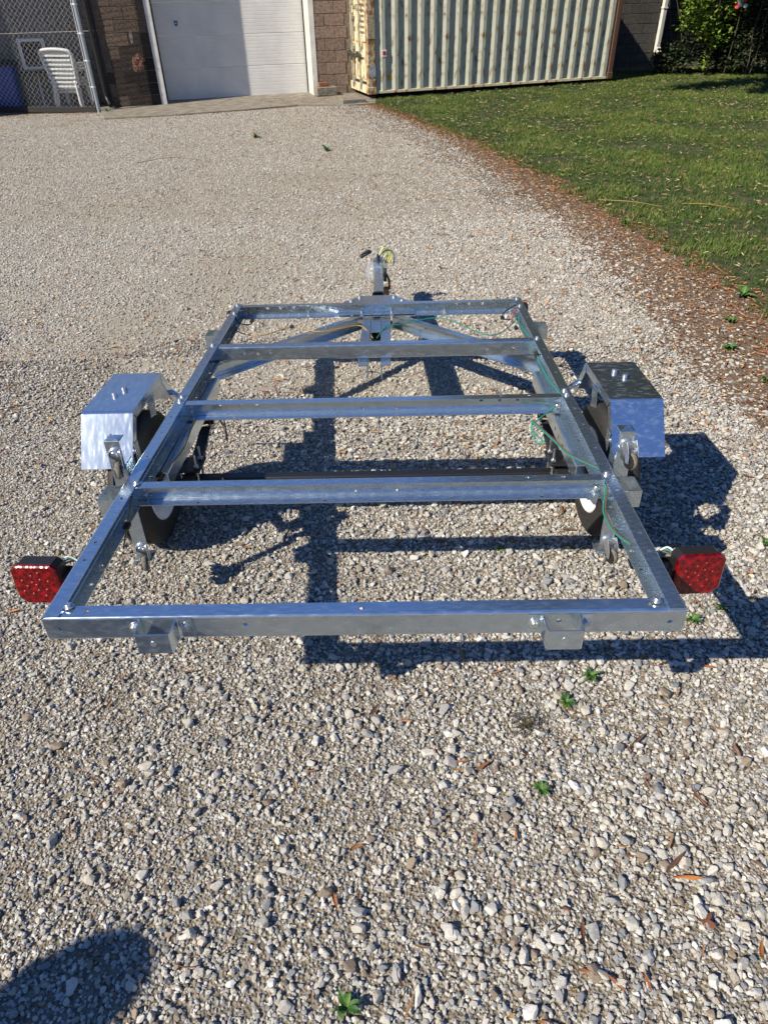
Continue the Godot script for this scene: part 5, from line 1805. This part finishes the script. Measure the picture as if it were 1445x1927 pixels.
func build_gravel():
	var root = Node3D.new()
	root.name = "gravel"
	add_child(root, true)
	root.set_meta("kind", "stuff")
	var pn = FastNoiseLite.new()
	pn.seed = 11; pn.frequency = 0.55; pn.fractal_octaves = 3
	var kinds = 8
	var xf = []; var cs = []
	for k in kinds:
		xf.append([]); cs.append([])
	# [z far, z near, count, size min, size max, more to the right]
	var zones = [[-3.1, 0.8, 300000, 0.0028, 0.0066, 0.0], [-3.1, 0.8, 70000, 0.0058, 0.0104, 0.8], [-3.1, 0.8, 8500, 0.0100, 0.0190, 0.95], [-7.0, -3.1, 260000, 0.0038, 0.0078, 0.0], [-7.0, -3.1, 28000, 0.0080, 0.0145, 0.75], [-15.9, -7.0, 195000, 0.0056, 0.0115, 0.0]]
	var worn = [[-1.2, -5.4, 0.45, 0.9], [-2.7, -7.6, 1.1, 0.5], [-0.9, -8.7, 0.9, 0.45], [-0.5, -6.9, 0.5, 0.5], [-1.7, -4.3, 0.3, 0.6]]
	for e in zones:
		for i in e[2]:
			var z = rnd(e[0], e[1])
			# equal share per area: reject where the strip is narrower
			var hw = half_width(z)
			hw += 0.85
			if rng.randf() > hw / (half_width(e[0]) + 0.85): continue
			var x = rnd(-hw, hw)
			if (absf(x) > hw - 0.75 or z > -0.25) and rng.randf() < 0.5: continue
			if e[5] > 0.0 and rng.randf() < e[5] * clampf(0.55 - x / (hw * 1.2), 0.0, 1.0): continue
			var bx = border_x(z)
			var edge = bx - x
			if edge < -0.05: continue
			var sw = soil_width(z)
			if edge < sw and rng.randf() > 0.10 + 0.75 * pow(edge / sw, 2.0): continue
			var nv = pn.get_noise_2d(x, z)
			var wear = 0.0
			for q in worn:
				wear = maxf(wear, exp(-pow((x - q[0]) / q[2], 2.0) - pow((z - q[1]) / q[3], 2.0)) * (1.0 + 0.6 * nv))
			if nv < -0.25 and x < 0.0: wear = maxf(wear, 0.25)
			if rng.randf() < wear * 0.35: continue
			if wear > 0.3 and e[3] > 0.0085 and rng.randf() < 0.7: continue
			if z < -13.9 and x > -5.0 and x < -0.1 and z < -13.8 - 0.28 * (x + 4.95) and rng.randf() < 0.985: continue
			if x < -5.3 and z < -14.9: continue
			var sz = rnd(e[3], e[4])
			var b = Basis.from_euler(V(rnd(-0.5, 0.5), rnd(0, TAU), rnd(-0.5, 0.5))).scaled(V(rnd(0.8, 1.25), rnd(0.8, 1.1), rnd(0.8, 1.2)) * sz)
			var k = rng.randi() % kinds
			xf[k].append(Transform3D(b, V(x, gh(x) + sz * rnd(0.15, 0.5) + (0.004 if sz > 0.0065 else 0.0), z)))
			var c = stone_color()
			c = c.lerp(Color(0.31, 0.28, 0.225), clampf(wear * 0.75, 0, 0.7))
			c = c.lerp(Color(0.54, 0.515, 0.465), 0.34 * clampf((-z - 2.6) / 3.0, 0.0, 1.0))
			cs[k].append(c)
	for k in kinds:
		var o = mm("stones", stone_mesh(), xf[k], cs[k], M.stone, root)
		o.set_meta("kind", "stuff")


func willow_leaf(curl: float, twist: float) -> ArrayMesh:
	var m = MB.new()
	var last = []
	for q in 9:
		var f = q / 8.0
		var a = curl * (f - 0.5)
		var c = V(0.10 * sin(twist * f) * 0.4, 0.5 * (1.0 - cos(a)) / maxf(absf(curl), 0.1), sin(a) / maxf(absf(curl), 0.1))
		var hw = 0.068 * pow(sin(PI * clampf(f * 0.94 + 0.03, 0, 1)), 0.8)
		var sd = V(cos(twist * (f - 0.5)), sin(twist * (f - 0.5)), 0)
		var row = [c - sd * hw + Y * hw * 0.45, c, c + sd * hw + Y * hw * 0.45]
		if last:
			m.quad(last[0], row[0], row[1], last[1])
			m.quad(last[1], row[1], row[2], last[2])
		last = row
	return m.mesh()


func leaf_color() -> Color:
	return [Color(0.25, 0.085, 0.025), Color(0.16, 0.06, 0.025), Color(0.36, 0.16, 0.05), Color(0.30, 0.19, 0.09), Color(0.12, 0.06, 0.035), Color(0.42, 0.24, 0.09)][rng.randi() % 6] * rnd(0.8, 1.15)


func build_leaves():
	var kinds = [willow_leaf(1.8, 0.9), willow_leaf(3.0, 1.8), willow_leaf(0.9, -1.4), willow_leaf(4.2, 2.6)]
	# the near ones one by one
	var mats = []
	for k in 6:
		var m = mat([L(0.22, 0.07, 0.02), L(0.13, 0.05, 0.024), L(0.34, 0.13, 0.03), L(0.26, 0.15, 0.07), L(0.09, 0.045, 0.03), L(0.30, 0.13, 0.04)][k], 0.6)
		m.backlight_enabled = true
		m.backlight = Color(0.3, 0.25, 0.2)
		mats.append(m)
	var known = [V(-0.46, 0, -0.59), V(0.94, 0, -2.8), V(0.90, 0, -1.44), V(0.34, 0, -0.88), V(-0.08, 0, -0.86), V(0.03, 0, -0.53), V(0.58, 0, -0.55), V(0.51, 0, -0.55), V(0.99, 0, -1.19), V(0.43, 0, -0.91), V(-0.86, 0, -1.42), V(0.72, 0, -1.02), V(0.62, 0, -0.85), V(0.85, 0, -0.98)]
	for i in 150:
		var p: Vector3
		if i < known.size():
			p = known[i]
		else:
			var z = -0.4 - 2.4 * pow(rng.randf(), 0.8)
			var hw = half_width(z) - 0.3
			var x = rnd(-hw, hw)
			if rng.randf() < 0.5 and x < 0: x = -x
			p = V(x, 0, z)
		var l = rnd(0.035, 0.08)
		var kk = rng.randi() % 4
		var mk = rng.randi() % 6
		var side = "at the left edge" if p.x < -0.55 * half_width(p.z) else "left of centre" if p.x < -0.12 * half_width(p.z) else "near the middle" if p.x < 0.15 * half_width(p.z) else "right of centre" if p.x < 0.55 * half_width(p.z) else "at the right edge"
		var deep = "at the bottom of the frame" if p.z > -0.62 else "on the near gravel" if p.z > -0.9 else "before the rear rail" if p.z > -1.35 else "by the rear rail" if p.z > -1.9 else "under the trailer frame"
		var lb = "%s %s willow leaf %s %s" % [["rust brown", "dark brown", "orange", "tan", "blackish", "amber"][mk], ["gently curled", "tightly curled", "nearly straight", "coiled"][kk], deep, side]
		var o = part("fallen_leaf", kinds[kk], mats[mk], self, Transform3D(Basis.from_euler(V(rnd(-0.3, 0.3), rnd(0, TAU), rnd(-1.3, 1.3))).scaled(Vector3.ONE * l), V(p.x, gh(p.x) + 0.014, p.z)))
		tag(o, lb, "leaf", "single fallen leaves on the near gravel")
	# one broad lobed leaf
	var bl = MB.new()
	var pts = []
	for k in 20:
		var a = TAU * k / 20
		var r = [0.029, 0.018, 0.011, 0.019][k % 4] * (0.6 if k in [8, 9, 11, 12] else 1.0) * rnd(0.85, 1.1)
		pts.append(V(cos(a) * r, 0.007 * sin(a * 2.0 + 0.5), sin(a) * r))
	for k in 20:
		bl.ftri(V(0, 0.006, 0), pts[(k + 1) % 20], pts[k])
	tag(part("fallen_leaf", bl, mats[1], self, Transform3D(Basis.from_euler(V(0.1, 0.7, 0.15)), V(0.75, gh(0.75) + 0.018, -0.67))), "broad lobed reddish brown leaf on the gravel at lower right", "leaf", "single fallen leaves on the near gravel")
	# litter that nobody could count
	var root = Node3D.new()
	root.name = "leaf_litter"
	add_child(root, true)
	root.set_meta("kind", "stuff")
	var xf = [[], [], [], []]; var cs = [[], [], [], []]
	var pn = FastNoiseLite.new()
	pn.seed = 31; pn.frequency = 0.8
	var put = func(x, z, l, up, shade = 1.0):
		var k = rng.randi() % 4
		xf[k].append(Transform3D(Basis.from_euler(V(rnd(-0.3, 0.3), rnd(0, TAU), rnd(-0.6, 0.6))).scaled(Vector3.ONE * l), V(x, gh(x) + up, z)))
		cs[k].append(leaf_color() * shade)
	for i in 15000:
		var z = rnd(-15.2, -2.6)
		var hw = half_width(z)
		var x = rnd(-hw, minf(hw, border_x(z)))
		var share = 0.20 + 0.9 * clampf(1.0 - (border_x(z) - x) / 2.6, 0, 1)
		if pn.get_noise_2d(x, z) > 0.18: share += 0.3
		if z < -14.3 and x < -3.5: share += 0.8
		if rng.randf() < share:
			put.call(x, z, rnd(0.035, 0.075), 0.018)
	for i in 6500:   # thick along the edge of the lawn
		var z = rnd(-14.9, -2.4)
		var x = border_x(z) + 0.12 - absf(rng.randfn()) * 0.3 * (0.6 + soil_width(z))
		put.call(x, z, rnd(0.035, 0.075), rnd(0.008, 0.022))
	for i in 34000:   # small dark scraps drifted into streaks
		var z = rnd(-15.0, -0.3)
		var hw = half_width(z)
		if rng.randf() > hw / half_width(-15.0): continue
		var x = rnd(-hw, minf(hw, border_x(z)))
		var nv = pn.get_noise_2d(x * 0.7 + 50.0, z * 2.2)
		if rng.randf() < 0.14 + maxf(0.0, nv) * 1.8:
			put.call(x, z, rnd(0.022, 0.048), 0.014, rnd(0.3, 0.8))
	for i in 350:
		put.call(rnd(-2.4, -0.4), rnd(-15.9, -15.2) , rnd(0.03, 0.05), 0.045)
	for i in 500:
		put.call(rnd(-7.4, -5.2), rnd(-15.3, -14.6) , rnd(0.03, 0.05), 0.012)
	for k in 4:
		mm("leaves", kinds[k], xf[k], cs[k], M.leaf, root).set_meta("kind", "stuff")


func grass_tuft() -> ArrayMesh:
	var m = MB.new()
	for k in 16:
		var a = rnd(0, TAU); var r = rnd(0, 0.045)
		var p = V(cos(a) * r, 0, sin(a) * r)
		var h = rnd(0.018, 0.046); var b = rnd(0, TAU); var lean = rnd(0.01, 0.05)
		var d = V(cos(b), 0, sin(b)); var s = V(-sin(b), 0, cos(b)) * rnd(0.0018, 0.003)
		var mid = p + Y * h * 0.6 + d * lean * 0.35; var tip = p + Y * h + d * lean
		m.quad(p - s, p + s, mid + s * 0.8, mid - s * 0.8)
		m.ftri(mid - s * 0.8, mid + s * 0.8, tip)
	return m.mesh()


func build_lawn():
	var root = Node3D.new()
	root.name = "grass"
	add_child(root, true)
	root.set_meta("kind", "stuff")
	var F = cont_frame().affine_inverse()
	var pn = FastNoiseLite.new()
	pn.seed = 41; pn.frequency = 0.7; pn.fractal_octaves = 3
	var tufts = [grass_tuft(), grass_tuft(), grass_tuft(), grass_tuft()]
	var xf = [[], [], [], []]; var cs = [[], [], [], []]
	var lx = []; var lc = []
	for i in 120000:
		var z = rnd(-19.3, 0.5)
		var hw = half_width(z) + 1.2
		if rng.randf() > hw / (half_width(-19.3) + 1.2): continue
		var x = rnd(-0.4, hw)
		if z < -15.05:
			if x < -0.2: continue
		var q = F * V(x, gh(x), z)
		if q.x > -0.2 and q.x < 5.55 and q.z < 0.03: continue
		if q.z < -2.4: continue
		var edge = x - border_x(maxf(z, -15.05))
		if edge < -0.12 + 0.1 * pn.get_noise_2d(x * 4, z * 4): continue
		if edge < 0.35 and rng.randf() > 0.35 + edge * 2.0: continue
		var nv = pn.get_noise_2d(x, z)
		if nv < -0.30 and rng.randf() < 0.5: continue
		var k = rng.randi() % 4
		var s = rnd(0.7, 1.25) * (1.0 + nv * 0.5)
		xf[k].append(Transform3D(Basis(Y, rnd(0, TAU)).scaled(V(s, s, s)), V(x, gh(x) + 0.006, z)))
		var c = Color(0.032, 0.075, 0.007).lerp(Color(0.112, 0.160, 0.024), clampf(rng.randf() * 0.75 + nv * 1.1, 0, 1))
		if rng.randf() < 0.08: c = Color(0.20, 0.16, 0.07)
		cs[k].append(c)
		if rng.randf() < 0.10 + (0.16 if nv < -0.1 else 0.0):
			lx.append(Transform3D(Basis.from_euler(V(rnd(-0.4, 0.4), rnd(0, TAU), rnd(-0.6, 0.6))).scaled(Vector3.ONE * rnd(0.035, 0.065)), V(x + 0.03, gh(x) + rnd(0.03, 0.058), z)))
			lc.append([Color(0.48, 0.40, 0.16), Color(0.42, 0.33, 0.18), Color(0.36, 0.22, 0.09), Color(0.5, 0.45, 0.28)][rng.randi() % 4])
	for k in 4:
		mm("tufts", tufts[k], xf[k], cs[k], M.leaf, root).set_meta("kind", "stuff")
	mm("fallen_leaves", willow_leaf(0.8, 0.8), lx, lc, M.leaf, root).set_meta("kind", "stuff")
